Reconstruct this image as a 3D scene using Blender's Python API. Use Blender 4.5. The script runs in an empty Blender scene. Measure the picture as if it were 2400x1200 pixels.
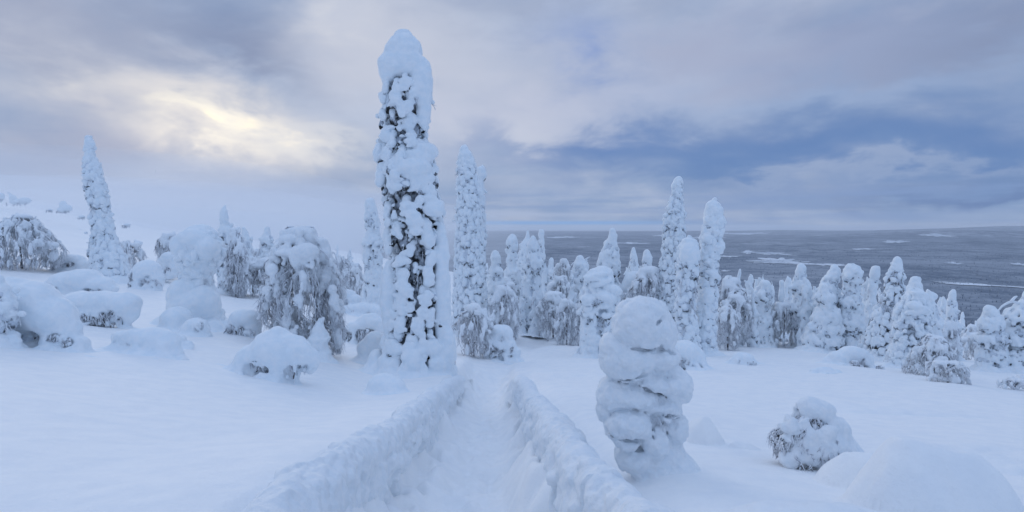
import bpy, math, random
import numpy as np
from mathutils import Vector

scene = bpy.context.scene
COL = scene.collection
R = math.radians

# ------------------------------------------------------------------ camera
F = 1333.0            # focal length in photo pixels (2400 wide)
HORIZ = 535.0         # row of the horizon in the photo
ZC = 1.6              # eye height above the trodden path
cam_data = bpy.data.cameras.new('camera')
cam = bpy.data.objects.new('camera', cam_data)
COL.objects.link(cam)
cam.location = (0, 0, ZC)
cam.rotation_euler = (R(90), 0, 0)
cam_data.sensor_width = 36.0
cam_data.lens = 36.0 * F / 2400.0
cam_data.shift_y = -(600.0 - HORIZ) / 2400.0
cam_data.clip_start = 0.05
cam_data.clip_end = 150000.0
scene.camera = cam

# ------------------------------------------------------------------ view
scene.view_settings.view_transform = 'Standard'
scene.view_settings.look = 'None'
scene.view_settings.gamma = 1.0
scene.view_settings.use_curve_mapping = False
scene.view_settings.exposure = 0.29
scene.cycles.max_bounces = 8
scene.cycles.diffuse_bounces = 4
scene.cycles.volume_bounces = 2

# ------------------------------------------------------------------ sky
SUN_AZ, SUN_EL = -31.0, 10.0      # behind the bright gap in the clouds, front left
world = bpy.data.worlds.new('World')
scene.world = world
world.use_nodes = True
wt = world.node_tree
wt.nodes.clear()


class NG:
    """Small helper to write node graphs as expressions."""
    def __init__(self, tree):
        self.t = tree

    def n(self, kind, **kw):
        nd = self.t.nodes.new(kind)
        for k, v in kw.items():
            setattr(nd, k, v)
        return nd

    def put(self, sock, v):
        if v is None:
            return
        if hasattr(v, 'is_linked') or hasattr(v, 'links'):
            self.t.links.new(v, sock)
        elif isinstance(v, (tuple, list)):
            if sock.type == 'RGBA' and len(v) == 3:
                v = (*v, 1.0)
            sock.default_value = v
        else:
            sock.default_value = v

    def m(self, op, a, b=None, c=None, clamp=False):
        nd = self.n('ShaderNodeMath', operation=op, use_clamp=clamp)
        for i, v in enumerate((a, b, c)):
            self.put(nd.inputs[i], v)
        return nd.outputs[0]

    def mix(self, f, a, b, blend='MIX'):
        nd = self.n('ShaderNodeMix', data_type='RGBA', blend_type=blend)
        nd.clamp_factor = True
        self.put(nd.inputs[0], f)
        self.put(nd.inputs[6], a)
        self.put(nd.inputs[7], b)
        return nd.outputs[2]

    def noise(self, vec, scale, detail=4.0, rough=0.55, dist=0.0):
        nd = self.n('ShaderNodeTexNoise')
        nd.inputs['Scale'].default_value = scale
        nd.inputs['Detail'].default_value = detail
        nd.inputs['Roughness'].default_value = rough
        nd.inputs['Distortion'].default_value = dist
        self.put(nd.inputs['Vector'], vec)
        return nd.outputs['Fac']

    def xyz(self, x, y, z):
        nd = self.n('ShaderNodeCombineXYZ')
        for i, v in enumerate((x, y, z)):
            self.put(nd.inputs[i], v)
        return nd.outputs[0]

    def rng(self, v, a, b, c=0.0, d=1.0, smooth=True):
        nd = self.n('ShaderNodeMapRange', interpolation_type='SMOOTHSTEP' if smooth else 'LINEAR')
        self.put(nd.inputs['Value'], v)
        nd.inputs['From Min'].default_value = a
        nd.inputs['From Max'].default_value = b
        nd.inputs['To Min'].default_value = c
        nd.inputs['To Max'].default_value = d
        return nd.outputs['Result']


def lin(r, g, b):
    """8-bit screen colour to linear."""
    out = []
    for c in (r, g, b):
        c /= 255.0
        out.append(c / 12.92 if c <= 0.04045 else ((c + 0.055) / 1.055) ** 2.4)
    return tuple(out)


def build_sky():
    g = NG(wt)
    tc = g.n('ShaderNodeTexCoord')
    sep = g.n('ShaderNodeSeparateXYZ')
    wt.links.new(tc.outputs['Generated'], sep.inputs[0])
    x, y, z = sep.outputs
    az = g.m('MULTIPLY', g.m('ARCTAN2', x, y), 180 / math.pi)
    el = g.m('MULTIPLY', g.m('ARCSINE', z), 180 / math.pi)
    # cloud deck: a flat layer overhead, so structure stretches into streaks near the horizon
    den = g.m('ADD', g.m('MAXIMUM', z, 0.0), 0.10)
    cx, cy = g.m('DIVIDE', x, den), g.m('DIVIDE', y, den)
    deck = g.xyz(cx, cy, 0.0)
    n1 = g.noise(deck, 0.55, 6.0, 0.55, 0.3)
    n2 = g.noise(g.xyz(cx, cy, 7.3), 1.6, 6.0, 0.55, 0.2)
    n3 = g.noise(g.xyz(g.m('MULTIPLY', az, 0.03), g.m('MULTIPLY', el, 0.42), 2.0), 1.0, 5.0, 0.6, 0.2)
    soft = g.noise(g.xyz(g.m('MULTIPLY', az, 0.045), g.m('MULTIPLY', el, 0.085), 4.0), 1.0, 5.0, 0.56, 0.25)
    fine = g.noise(g.xyz(g.m('MULTIPLY', az, 0.11), g.m('MULTIPLY', el, 0.26), 9.0), 1.0, 6.0, 0.58, 0.3)

    cloud = g.mix(g.rng(soft, 0.34, 0.66), lin(120, 146, 184), lin(168, 181, 205))
    cloud = g.mix(g.m('MULTIPLY', g.rng(n1, 0.45, 0.7), 0.45), cloud, lin(184, 189, 205))

    # warp the feature coordinates so that no outline is a clean ellipse
    wa = g.m('MULTIPLY', g.m('SUBTRACT', soft, 0.5), 26.0)
    we = g.m('MULTIPLY', g.m('SUBTRACT', fine, 0.5), 9.0)
    az_w, el_w = g.m('ADD', az, wa), g.m('ADD', el, we)

    def feature(px, py, wpx, hpx, col, amount, tilt=0.0, power=1.0, tex=None):
        nonlocal cloud
        a0 = math.degrees(math.atan((px - 1200) / F))
        e0 = math.degrees(math.atan((HORIZ - py) / F * math.cos(R(a0))))
        sa = math.degrees(wpx / F) * math.cos(R(a0)) ** 2
        se = math.degrees(hpx / F) * math.cos(R(a0))
        da, de = g.m('SUBTRACT', az_w, a0), g.m('SUBTRACT', el_w, e0)
        if tilt:
            de = g.m('ADD', de, g.m('MULTIPLY', da, tilt))
        q = g.m('ADD', g.m('POWER', g.m('ABSOLUTE', g.m('DIVIDE', da, sa)), 2.0),
                g.m('POWER', g.m('ABSOLUTE', g.m('DIVIDE', de, se)), 2.0))
        f = g.m('MULTIPLY', g.m('POWER', 2.718, g.m('MULTIPLY', q, -power)), amount)
        if tex is not None:
            f = g.m('MULTIPLY', f, tex)
        cloud = g.mix(f, cloud, col)

    tx = g.rng(fine, 0.3, 0.62, 0.35, 1.0)
    tx2 = g.rng(fine, 0.42, 0.6, 0.0, 1.0)
    # broken edges and wisps throughout
    wisp = g.noise(g.xyz(g.m('MULTIPLY', az, 0.085), g.m('MULTIPLY', el, 0.19), 15.0), 1.0, 6.0, 0.56, 0.12)
    cloud = g.mix(g.m('MULTIPLY', g.rng(wisp, 0.50, 0.74), 0.38), cloud, lin(204, 207, 218))
    cloud = g.mix(g.m('MULTIPLY', g.rng(wisp, 0.48, 0.26), 0.38), cloud, lin(108, 128, 166))
    # broad masses
    feature(580, 90, 330, 85, lin(110, 127, 162), 0.9, tex=tx)
    feature(1500, -30, 1500, 75, lin(138, 151, 180), 0.55, tex=tx)
    feature(120, 60, 260, 120, lin(148, 156, 180), 0.7)
    feature(980, 130, 260, 150, lin(190, 194, 208), 0.75)
    feature(1270, 270, 200, 110, lin(186, 190, 208), 0.7)
    feature(1400, 110, 110, 70, lin(112, 140, 196), 0.8, tex=tx)
    feature(1850, 130, 430, 110, lin(152, 160, 188), 0.7)
    feature(2280, 70, 330, 130, lin(126, 138, 168), 0.8, tex=tx)
    feature(1640, 110, 130, 55, lin(158, 165, 190), 0.6)
    feature(1930, 350, 560, 75, lin(84, 114, 166), 1.0, tex=g.rng(fine, 0.25, 0.6, 0.7, 1.0))
    feature(1420, 345, 230, 45, lin(86, 120, 174), 0.85, tilt=0.02)
    feature(1900, 370, 620, 90, lin(98, 130, 178), 0.75, tex=g.rng(fine, 0.25, 0.6, 0.75, 1.0))
    feature(1500, 240, 170, 60, lin(176, 184, 208), 0.5)
    feature(1950, 225, 420, 32, lin(146, 166, 200), 0.5, tilt=-0.03)
    feature(1950, 412, 420, 13, lin(148, 164, 194), 0.6, tilt=-0.02)
    feature(2250, 455, 330, 22, lin(90, 116, 162), 0.85)
    # left
    feature(110, 330, 260, 120, lin(152, 160, 186), 0.7)
    feature(600, 430, 330, 42, lin(140, 158, 190), 0.75)
    feature(440, 280, 330, 85, lin(212, 209, 211), 0.9, tilt=0.10)
    feature(430, 275, 230, 58, lin(240, 234, 224), 0.95, tilt=0.12, tex=tx)
    feature(365, 255, 110, 30, lin(255, 250, 230), 1.0, tilt=0.25, tex=tx2)
    feature(520, 285, 100, 30, lin(246, 240, 226), 0.95, tilt=0.2, tex=tx2)
    feature(250, 215, 90, 22, lin(226, 222, 216), 0.8, tilt=0.2, tex=tx2)
    feature(850, 40, 110, 50, lin(206, 208, 216), 0.7, tex=tx)
    feature(1240, 300, 120, 40, lin(200, 204, 216), 0.5, tex=tx2)
    feature(410, 335, 60, 24, lin(240, 235, 226), 0.85, tex=tx2)
    feature(650, 305, 60, 20, lin(246, 238, 224), 0.8, tex=tx2)
    feature(385, 265, 34, 13, lin(255, 246, 222), 0.9)
    feature(545, 282, 34, 14, lin(255, 244, 222), 0.8)
    feature(690, 330, 190, 26, lin(206, 208, 214), 0.7, tilt=0.1)
    feature(740, 487, 150, 9, lin(208, 208, 212), 0.85, tex=tx)
    # streaks low over the plain
    lowband = g.m('MULTIPLY', g.rng(el, 4.8, 2.6), g.rng(n3, 0.42, 0.62))
    cloud = g.mix(g.m('MULTIPLY', lowband, 0.9), cloud, lin(122, 146, 188))
    lowlight = g.m('MULTIPLY', g.rng(el, 4.6, 1.8), g.rng(n3, 0.47, 0.33))
    cloud = g.mix(g.m('MULTIPLY', lowlight, 0.6), cloud, lin(164, 178, 206))
    # fog and bright haze hugging the horizon, bluer gap at the far side of the plain
    leftward = g.rng(az, 0.0, -16.0)
    cloud = g.mix(g.m('MULTIPLY', g.m('MULTIPLY', g.rng(el, 5.0, 0.2), leftward), 0.8), cloud, lin(178, 194, 221))
    gap = g.m('MULTIPLY', g.m('MULTIPLY', g.rng(el, 0.25, 0.42), g.rng(el, 0.85, 0.55)), g.m('MULTIPLY', g.rng(az, -8.0, -3.0), g.rng(az, 22.0, 8.0)))
    cloud = g.mix(g.m('MULTIPLY', gap, 0.95), cloud, lin(118, 164, 218))
    pale = g.m('MULTIPLY', g.rng(el, 0.5, 0.2), g.rng(az, 42.0, 10.0))
    cloud = g.mix(g.m('MULTIPLY', pale, 0.85), cloud, lin(168, 190, 224))

    # the cloud is thinner and bluer away from the hidden sun
    away = g.m('MULTIPLY', g.m('ADD', g.m('MULTIPLY', x, -math.sin(R(SUN_AZ))), g.m('MULTIPLY', y, -math.cos(R(SUN_AZ)))), 1.0)
    cloud = g.mix(g.m('MULTIPLY', g.rng(away, -0.1, 0.9), 0.5), cloud, lin(140, 172, 216))
    # an overcast sky is brighter overhead than at the horizon
    zen = g.rng(el, 24.0, 80.0, 1.0, ZENITH)
    sc = g.n('ShaderNodeVectorMath', operation='SCALE')
    wt.links.new(cloud, sc.inputs[0])
    g.put(sc.inputs['Scale'], g.m('MULTIPLY', zen, SKY_GAIN / 0.1))
    sky = g.n('ShaderNodeTexSky', sky_type='NISHITA', sun_disc=False,
              sun_elevation=R(SUN_EL), sun_rotation=R(SUN_AZ))
    cover = g.mix(0.985, sky.outputs[0], sc.outputs[0])
    bg = g.n('ShaderNodeBackground')
    bg.inputs['Strength'].default_value = 0.1
    wt.links.new(cover, bg.inputs[0])
    out = g.n('ShaderNodeOutputWorld')
    wt.links.new(bg.outputs[0], out.inputs[0])


ZENITH, SKY_GAIN = 1.8, 0.93
build_sky()

# ------------------------------------------------------------------ sun, veiled by cloud
sd = bpy.data.lights.new('sun', 'SUN')
sd.energy = 0.6
sd.angle = R(35)
sd.color = (1.0, 0.93, 0.84)
sun = bpy.data.objects.new('sun', sd)
COL.objects.link(sun)
dv = Vector((math.sin(R(SUN_AZ)) * math.cos(R(SUN_EL)), math.cos(R(SUN_AZ)) * math.cos(R(SUN_EL)), math.sin(R(SUN_EL))))
sun.rotation_euler = dv.to_track_quat('Z', 'Y').to_euler()

# ------------------------------------------------------------------ materials
def material(name):
    m = bpy.data.materials.new(name)
    m.use_nodes = True
    m.node_tree.nodes.clear()
    g = NG(m.node_tree)
    b = g.n('ShaderNodeBsdfPrincipled')
    o = g.n('ShaderNodeOutputMaterial')
    m.node_tree.links.new(b.outputs[0], o.inputs[0])
    return m, g, b


def bump(g, b, height, strength, dist):
    nd = g.n('ShaderNodeBump')
    nd.inputs['Strength'].default_value = strength
    nd.inputs['Distance'].default_value = dist
    g.put(nd.inputs['Height'], height)
    g.t.links.new(nd.outputs[0], b.inputs['Normal'])


def snow_material(name, ca, cb, scale, bdist, rough=0.75):
    m, g, b = material(name)
    geo = g.n('ShaderNodeNewGeometry')
    pos = geo.outputs['Position']
    n1 = g.noise(pos, scale, 5.0, 0.6)
    n2 = g.noise(pos, scale * 7.0, 4.0, 0.65)
    g.put(b.inputs['Base Color'], g.mix(g.rng(n1, 0.35, 0.65), ca, cb))
    b.inputs['Roughness'].default_value = rough
    b.inputs['Specular IOR Level'].default_value = 0.25
    h = g.m('ADD', n1, g.m('MULTIPLY', n2, 0.35))
    bump(g, b, h, 0.6, bdist)
    return m


M_GROUND = snow_material('soft_snow', (0.865, 0.885, 0.905), (0.915, 0.922, 0.925), 3.5, 0.035)
M_SNOW = snow_material('packed_snow', (0.80, 0.868, 0.92), (0.88, 0.912, 0.94), 6.0, 0.03)
M_RIME = snow_material('rime_snow', (0.81, 0.86, 0.905), (0.89, 0.912, 0.935), 14.0, 0.03)


def woods_material():
    m, g, b = material('frosted_forest')
    geo = g.n('ShaderNodeNewGeometry')
    pos = geo.outputs['Position']
    n1 = g.noise(pos, 1 / 900.0, 5.0, 0.6)
    n2 = g.noise(pos, 1 / 160.0, 5.0, 0.65)
    n3 = g.noise(pos, 1 / 22.0, 3.0, 0.7)
    n5 = g.noise(pos, 1 / 420.0, 4.0, 0.7)
    f = g.m('ADD', g.m('MULTIPLY', n1, 0.2), g.m('ADD', g.m('MULTIPLY', n5, 0.3), g.m('ADD', g.m('MULTIPLY', n2, 0.3), g.m('MULTIPLY', n3, 0.3))))
    c = g.mix(g.rng(f, 0.43, 0.65), (0.125, 0.16, 0.21), (0.34, 0.375, 0.43))
    n4 = g.noise(pos, 1 / 2600.0, 4.0, 0.55)
    open_bog = g.m('MULTIPLY', g.rng(n4, 0.50, 0.62), g.rng(n2, 0.45, 0.56))
    c = g.mix(g.m('MULTIPLY', open_bog, 0.28), c, (0.7, 0.72, 0.76))
    g.put(b.inputs['Base Color'], c)
    b.inputs['Roughness'].default_value = 0.95
    b.inputs['Specular IOR Level'].default_value = 0.1
    bump(g, b, g.m('ADD', n3, n2), 1.0, 9.0)
    return m


M_WOODS = woods_material()


def frost_material(name, dark, light, lo, hi, scale):
    m, g, b = material(name)
    geo = g.n('ShaderNodeNewGeometry')
    n1 = g.noise(geo.outputs['Position'], scale, 4.0, 0.6)
    sep = g.n('ShaderNodeSeparateXYZ')
    g.t.links.new(geo.outputs['Normal'], sep.inputs[0])
    f = g.m('ADD', n1, g.m('MULTIPLY', sep.outputs[2], 0.22))      # rime gathers on upward faces
    g.put(b.inputs['Base Color'], g.mix(g.rng(f, lo, hi), dark, light))
    b.inputs['Roughness'].default_value = 0.85
    b.inputs['Specular IOR Level'].default_value = 0.2
    bump(g, b, n1, 0.7, 0.03)
    return m


M_TWIG = frost_material('frosted_twigs', (0.46, 0.47, 0.52), (0.84, 0.87, 0.91), 0.28, 0.55, 7.0)
M_NEEDLE = frost_material('rimed_needles', (0.07, 0.08, 0.092), (0.68, 0.735, 0.80), 0.27, 0.53, 7.0)
M_CLEFT = frost_material('bare_needles', (0.035, 0.036, 0.038), (0.60, 0.65, 0.72), 0.36, 0.62, 7.0)
M_BARK = frost_material('bark', (0.07, 0.065, 0.065), (0.60, 0.62, 0.67), 0.38, 0.64, 8.0)
M_WOOD = frost_material('weathered_wood', (0.16, 0.12, 0.11), (0.6, 0.6, 0.62), 0.5, 0.8, 10.0)


# ------------------------------------------------------------------ objects
def thing(name, label, cat, loc, group=None):
    o = bpy.data.objects.new(name, None)
    o.empty_display_size = 0.2
    COL.objects.link(o)
    o.location = loc
    o['label'], o['category'] = label, cat
    if group:
        o['group'] = group
    return o


def mesh_np(name, V, Q, mat, smooth=True):
    """Mesh from arrays; Q is (n,4) quads or (n,3) triangles."""
    me = bpy.data.meshes.new(name)
    V = np.ascontiguousarray(V, dtype=np.float32)
    Q = np.ascontiguousarray(Q, dtype=np.int32)
    n, k = Q.shape
    me.vertices.add(len(V))
    me.vertices.foreach_set('co', V.ravel())
    me.loops.add(n * k)
    me.loops.foreach_set('vertex_index', Q.ravel())
    me.polygons.add(n)
    me.polygons.foreach_set('loop_start', np.arange(0, n * k, k, dtype=np.int32))
    if smooth:
        me.polygons.foreach_set('use_smooth', np.ones(n, dtype=bool))
    me.update(calc_edges=True)
    me.materials.append(mat)
    return me


def part(name, V, Q, mat, parent, kind=None, smooth=True):
    """A child mesh; V is in world space and is moved into its parent's frame."""
    if len(V) == 0:
        return None
    loc = np.array(parent.location) if parent is not None and parent.parent is None else np.zeros(3)
    if parent is not None and parent.parent is not None:
        loc = np.array(parent.parent.location)
    o = bpy.data.objects.new(name, mesh_np(name, np.asarray(V) - loc, Q, mat, smooth))
    COL.objects.link(o)
    if parent is not None:
        o.parent = parent
    if kind:
        o['kind'] = kind
    return o


def P(px, py, Y):
    """World point seen at photo pixel (px, py) at depth Y."""
    return np.array([(px - 1200.0) / F * Y, Y, ZC - (py - HORIZ) / F * Y])


# ------------------------------------------------------------------ noise
def sstep(a, b, x):
    t = np.clip((x - a) / (b - a), 0.0, 1.0)
    return t * t * (3 - 2 * t)


_tab = np.random.default_rng(5).uniform(-1, 1, (256, 256)).astype(np.float32)


def vnoise(x, y, feat, seed=0):
    """Smooth 2-D value noise in -1..1."""
    u, v = x / feat + seed * 17.31, y / feat + seed * 5.77
    i, j = np.floor(u).astype(np.int64), np.floor(v).astype(np.int64)
    a, b = u - i, v - j
    a, b = a * a * a * (a * (a * 6 - 15) + 10), b * b * b * (b * (b * 6 - 15) + 10)
    i0, i1, j0, j1 = i & 255, (i + 1) & 255, j & 255, (j + 1) & 255
    return (_tab[i0, j0] * (1 - a) + _tab[i1, j0] * a) * (1 - b) + (_tab[i0, j1] * (1 - a) + _tab[i1, j1] * a) * b


def noise3(shape, h, feat, rng):
    """Smooth 3-D value noise on a grid of spacing h."""
    W, lat = [], []
    for s in shape:
        u = np.arange(s) * h / feat + rng.uniform(0, 1)
        n = int(u[-1]) + 2
        i = np.floor(u).astype(int)
        a = u - i
        a = a * a * (3 - 2 * a)
        w = np.zeros((s, n), np.float32)
        w[np.arange(s), i] = 1 - a
        w[np.arange(s), i + 1] += a
        W.append(w)
        lat.append(n)
    L = rng.uniform(-1, 1, lat).astype(np.float32)
    L = np.tensordot(W[0], L, (1, 0))
    L = np.tensordot(L, W[1], (1, 1))            # (x, z, y)
    L = np.tensordot(L, W[2], (1, 1))            # (x, y, z)
    return L


# ------------------------------------------------------------------ snow masses as distance fields
CORN = [(i, j, k) for i in (0, 1) for j in (0, 1) for k in (0, 1)]
EDGES = [(a, b) for a in range(8) for b in range(a + 1, 8) if sum(abs(CORN[a][q] - CORN[b][q]) for q in range(3)) == 1]


def surface_nets(Fd, lo, h):
    Fd = Fd.copy()
    for ax in range(3):
        sl = [slice(None)] * 3
        for e in (0, -1):
            sl[ax] = e
            Fd[tuple(sl)] = np.maximum(Fd[tuple(sl)], 0.01)
    ins = Fd < 0
    nx, ny, nz = Fd.shape
    s = np.zeros((nx - 1, ny - 1, nz - 1), np.uint8)
    for i, j, k in CORN:
        s += ins[i:nx - 1 + i, j:ny - 1 + j, k:nz - 1 + k]
    act = np.argwhere((s > 0) & (s < 8))
    if len(act) == 0:
        return np.zeros((0, 3)), np.zeros((0, 4), int)
    cid = np.full(s.shape, -1, np.int32)
    cid[act[:, 0], act[:, 1], act[:, 2]] = np.arange(len(act))
    vals = np.stack([Fd[act[:, 0] + c[0], act[:, 1] + c[1], act[:, 2] + c[2]] for c in CORN], 1)
    acc, cnt = np.zeros((len(act), 3)), np.zeros(len(act))
    C = np.array(CORN, float)
    for a, b in EDGES:
        fa, fb = vals[:, a], vals[:, b]
        x = (fa < 0) != (fb < 0)
        t = fa[x] / (fa[x] - fb[x])
        acc[x] += C[a] + t[:, None] * (C[b] - C[a])
        cnt[x] += 1
    V = lo + h * (act + acc / cnt[:, None])
    quads = []
    for ax in range(3):
        u, w = [(1, 2), (2, 0), (0, 1)][ax]
        sa, sb = [slice(None)] * 3, [slice(None)] * 3
        sa[ax], sb[ax] = slice(0, -1), slice(1, None)
        A, B = ins[tuple(sa)], ins[tuple(sb)]
        e = np.argwhere(A != B)
        ok = (e[:, u] > 0) & (e[:, w] > 0) & (e[:, u] < Fd.shape[u] - 1) & (e[:, w] < Fd.shape[w] - 1)
        e = e[ok]
        flip = ~A[e[:, 0], e[:, 1], e[:, 2]]
        c = []
        for du, dw in ((-1, -1), (0, -1), (0, 0), (-1, 0)):
            q = e.copy()
            q[:, u] += du
            q[:, w] += dw
            c.append(cid[q[:, 0], q[:, 1], q[:, 2]])
        q = np.stack(c, 1)
        q[flip] = q[flip][:, ::-1]
        quads.append(q)
    return V, np.concatenate(quads)


def basis(axis, out):
    """Rows: out-ish, side, axis."""
    a = np.asarray(axis, float)
    a = a / np.linalg.norm(a)
    o = np.asarray(out, float)
    o = o - a * (o @ a)
    o = o / (np.linalg.norm(o) + 1e-9)
    return np.stack([o, np.cross(a, o), a])


class Field:
    def __init__(self, lo, hi, h, seed):
        self.lo, self.h = np.asarray(lo, float), h
        self.n = np.maximum(np.ceil((np.asarray(hi) - self.lo) / h).astype(int) + 1, 4)
        self.F = np.full(self.n, 0.5, np.float32)
        self.rng = np.random.default_rng(seed)

    def _box(self, lo, hi):
        a = np.clip(np.floor((lo - self.lo) / self.h).astype(int), 0, self.n)
        b = np.clip(np.ceil((hi - self.lo) / self.h).astype(int) + 1, 0, self.n)
        if np.any(b - a < 1):
            return None
        g = [((np.arange(a[i], b[i]) * self.h + self.lo[i])).astype(np.float32) for i in range(3)]
        return tuple(slice(a[i], b[i]) for i in range(3)), g

    def local(self, blobs, k):
        """Smooth union of ellipsoids (c, r, B) within their common box."""
        lo = np.min([np.asarray(c) - max(r) * 1.25 - 2 * self.h for c, r, B in blobs], 0)
        hi = np.max([np.asarray(c) + max(r) * 1.25 + 2 * self.h for c, r, B in blobs], 0)
        bx = self._box(lo, hi)
        if bx is None:
            return None
        sl, g = bx
        D = None
        for c, r, B in blobs:
            X, Y, Z = g[0][:, None, None] - c[0], g[1][None, :, None] - c[1], g[2][None, None, :] - c[2]
            if B is None:
                q = [X / r[0], Y / r[1], Z / r[2]]
            else:
                q = [(X * B[i, 0] + Y * B[i, 1] + Z * B[i, 2]) / r[i] for i in range(3)]
            k0 = np.sqrt(q[0] ** 2 + q[1] ** 2 + q[2] ** 2) + 1e-6
            k1 = np.sqrt((q[0] / r[0]) ** 2 + (q[1] / r[1]) ** 2 + (q[2] / r[2]) ** 2) + 1e-6
            d = (k0 * (k0 - 1.0) / k1).astype(np.float32)
            if D is None:
                D = d
            elif k > 0:
                t = np.clip(0.5 + 0.5 * (D - d) / k, 0, 1)
                D = D * (1 - t) + d * t - k * t * (1 - t)
            else:
                D = np.minimum(D, d)
        return sl, D

    def add(self, blobs, k=0.05, kk=0.0):
        r = self.local(blobs, k)
        if r is None:
            return
        sl, D = r
        if kk > 0:
            A = self.F[sl]
            t = np.clip(0.5 + 0.5 * (A - D) / kk, 0, 1)
            self.F[sl] = A * (1 - t) + D * t - kk * t * (1 - t)
        else:
            self.F[sl] = np.minimum(self.F[sl], D)

    def cut(self, blobs, k=0.03):
        r = self.local(blobs, k)
        if r is None:
            return
        sl, D = r
        A = self.F[sl]
        if k > 0:
            D = -D
            t = np.clip(0.5 - 0.5 * (A - D) / k, 0, 1)
            self.F[sl] = A * (1 - t) + D * t + k * t * (1 - t)
        else:
            self.F[sl] = np.maximum(A, -D)

    def roughen(self, octaves):
        for feat, amp in octaves:
            if feat > 1.6 * self.h:
                self.F += amp * noise3(self.F.shape, self.h, feat, self.rng)

    def blend_ground(self, k):
        """Let the snow flow out into the drift it stands in."""
        g = [np.arange(self.n[i]) * self.h + self.lo[i] for i in range(3)]
        X, Y = np.meshgrid(g[0], g[1], indexing='ij')
        D = (g[2][None, None, :] - (ground_z(X, Y) - 0.03)[:, :, None]).astype(np.float32)
        t = np.clip(0.5 + 0.5 * (self.F - D) / k, 0, 1)
        self.F = self.F * (1 - t) + D * t - k * t * (1 - t)

    def mesh(self):
        V, Q = surface_nets(self.F, self.lo, self.h)
        if len(Q):          # drop what lies buried in the drift
            deep = V[:, 2] < ground_z(V[:, 0], V[:, 1]) - 0.05
            Q = Q[~deep[Q].all(1)]
            use = np.zeros(len(V), bool)
            use[Q.ravel()] = True
            V, Q = V[use], (np.cumsum(use) - 1)[Q]
        return V, Q


# ------------------------------------------------------------------ tubes
def tubes(pts, rad, sides=3):
    """pts (S,n,3), rad (S,n) -> one quad mesh of S tapering tubes with closed tips."""
    pts, rad = np.asarray(pts, float), np.asarray(rad, float)
    S, n, _ = pts.shape
    if S == 0:
        return np.zeros((0, 3)), np.zeros((0, 4), int)
    tan = np.gradient(pts, axis=1)
    tan /= np.linalg.norm(tan, axis=2, keepdims=True) + 1e-9
    ref = np.where(np.abs(tan[..., 2:3]) > 0.8, np.array([1.0, 0, 0]), np.array([0, 0, 1.0]))
    u = np.cross(tan, ref)
    u /= np.linalg.norm(u, axis=2, keepdims=True) + 1e-9
    v = np.cross(tan, u)
    a = np.arange(sides) * 2 * math.pi / sides
    V = pts[:, :, None, :] + rad[:, :, None, None] * (np.cos(a)[None, None, :, None] * u[:, :, None, :] + np.sin(a)[None, None, :, None] * v[:, :, None, :])
    V = V.reshape(-1, 3)
    s, i, k = np.meshgrid(np.arange(S), np.arange(n - 1), np.arange(sides), indexing='ij')
    b = s * n * sides
    k2 = (k + 1) % sides
    Q = np.stack([b + i * sides + k, b + (i + 1) * sides + k, b + (i + 1) * sides + k2, b + i * sides + k2], -1).reshape(-1, 4)
    return V, Q


def join(ms):
    V, Q, o = [], [], 0
    for v, q in ms:
        if len(v):
            V.append(v)
            Q.append(q + o)
            o += len(v)
    if not V:
        return np.zeros((0, 3)), np.zeros((0, 4), int)
    return np.concatenate(V), np.concatenate(Q)


# ------------------------------------------------------------------ the lie of the land
YS = [0.6, 1.5, 2.5, 4, 6, 9, 13, 18, 25, 35, 50, 75, 120, 200, 400, 900, 1500]
ROWS = {   # photo row of the snow surface at those depths, column by column
    -1400: [3400, 1560, 1120, 900, 770, 690, 630, 580, 540, 510, 480, 440, 400, 385, 380, 385, 390],
    -500: [3500, 1620, 1160, 955, 835, 750, 685, 630, 590, 555, 520, 475, 440, 420, 415, 420, 425],
    0:    [3600, 1680, 1200, 1010, 900, 825, 762, 700, 642, 600, 560, 515, 480, 462, 458, 462, 466],
    250:  [3600, 1700, 1225, 1050, 945, 865, 790, 728, 672, 632, 598, 560, 530, 515, 510, 512, 515],
    500:  [3600, 1720, 1250, 1090, 985, 900, 820, 755, 702, 662, 632, 602, 577, 562, 554, 552, 552],
    900:  [3650, 1790, 1290, 1130, 1040, 965, 910, 850, 790, 735, 690, 650, 617, 592, 600, 640, 700],
    1150: [3700, 1900, 1347, 1147, 1036, 962, 916, 888, 845, 795, 745, 705, 674, 655, 780, 840, 743],
    1500: [3700, 1930, 1365, 1160, 1045, 965, 912, 870, 830, 790, 757, 730, 712, 712, 800, 840, 743],
    1900: [3750, 1970, 1400, 1180, 1065, 985, 925, 872, 836, 808, 788, 776, 774, 784, 815, 835, 743],
    2400: [3750, 1990, 1420, 1200, 1085, 1000, 940, 897, 868, 848, 836, 830, 830, 832, 834, 835, 743],
    3000: [3750, 2000, 1430, 1215, 1105, 1025, 970, 930, 902, 884, 872, 866, 864, 864, 862, 850, 743],
    4200: [3750, 2000, 1440, 1230, 1130, 1060, 1010, 975, 950, 930, 915, 905, 895, 885, 870, 850, 743],
}
_px = np.array(sorted(ROWS), float)
_T = np.array([ROWS[int(p)] for p in _px], float)
GPX = np.arange(-1400, 4201, 20.0)
GLY = np.arange(math.log(0.6), math.log(1500) + 0.02, 0.03)


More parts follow.
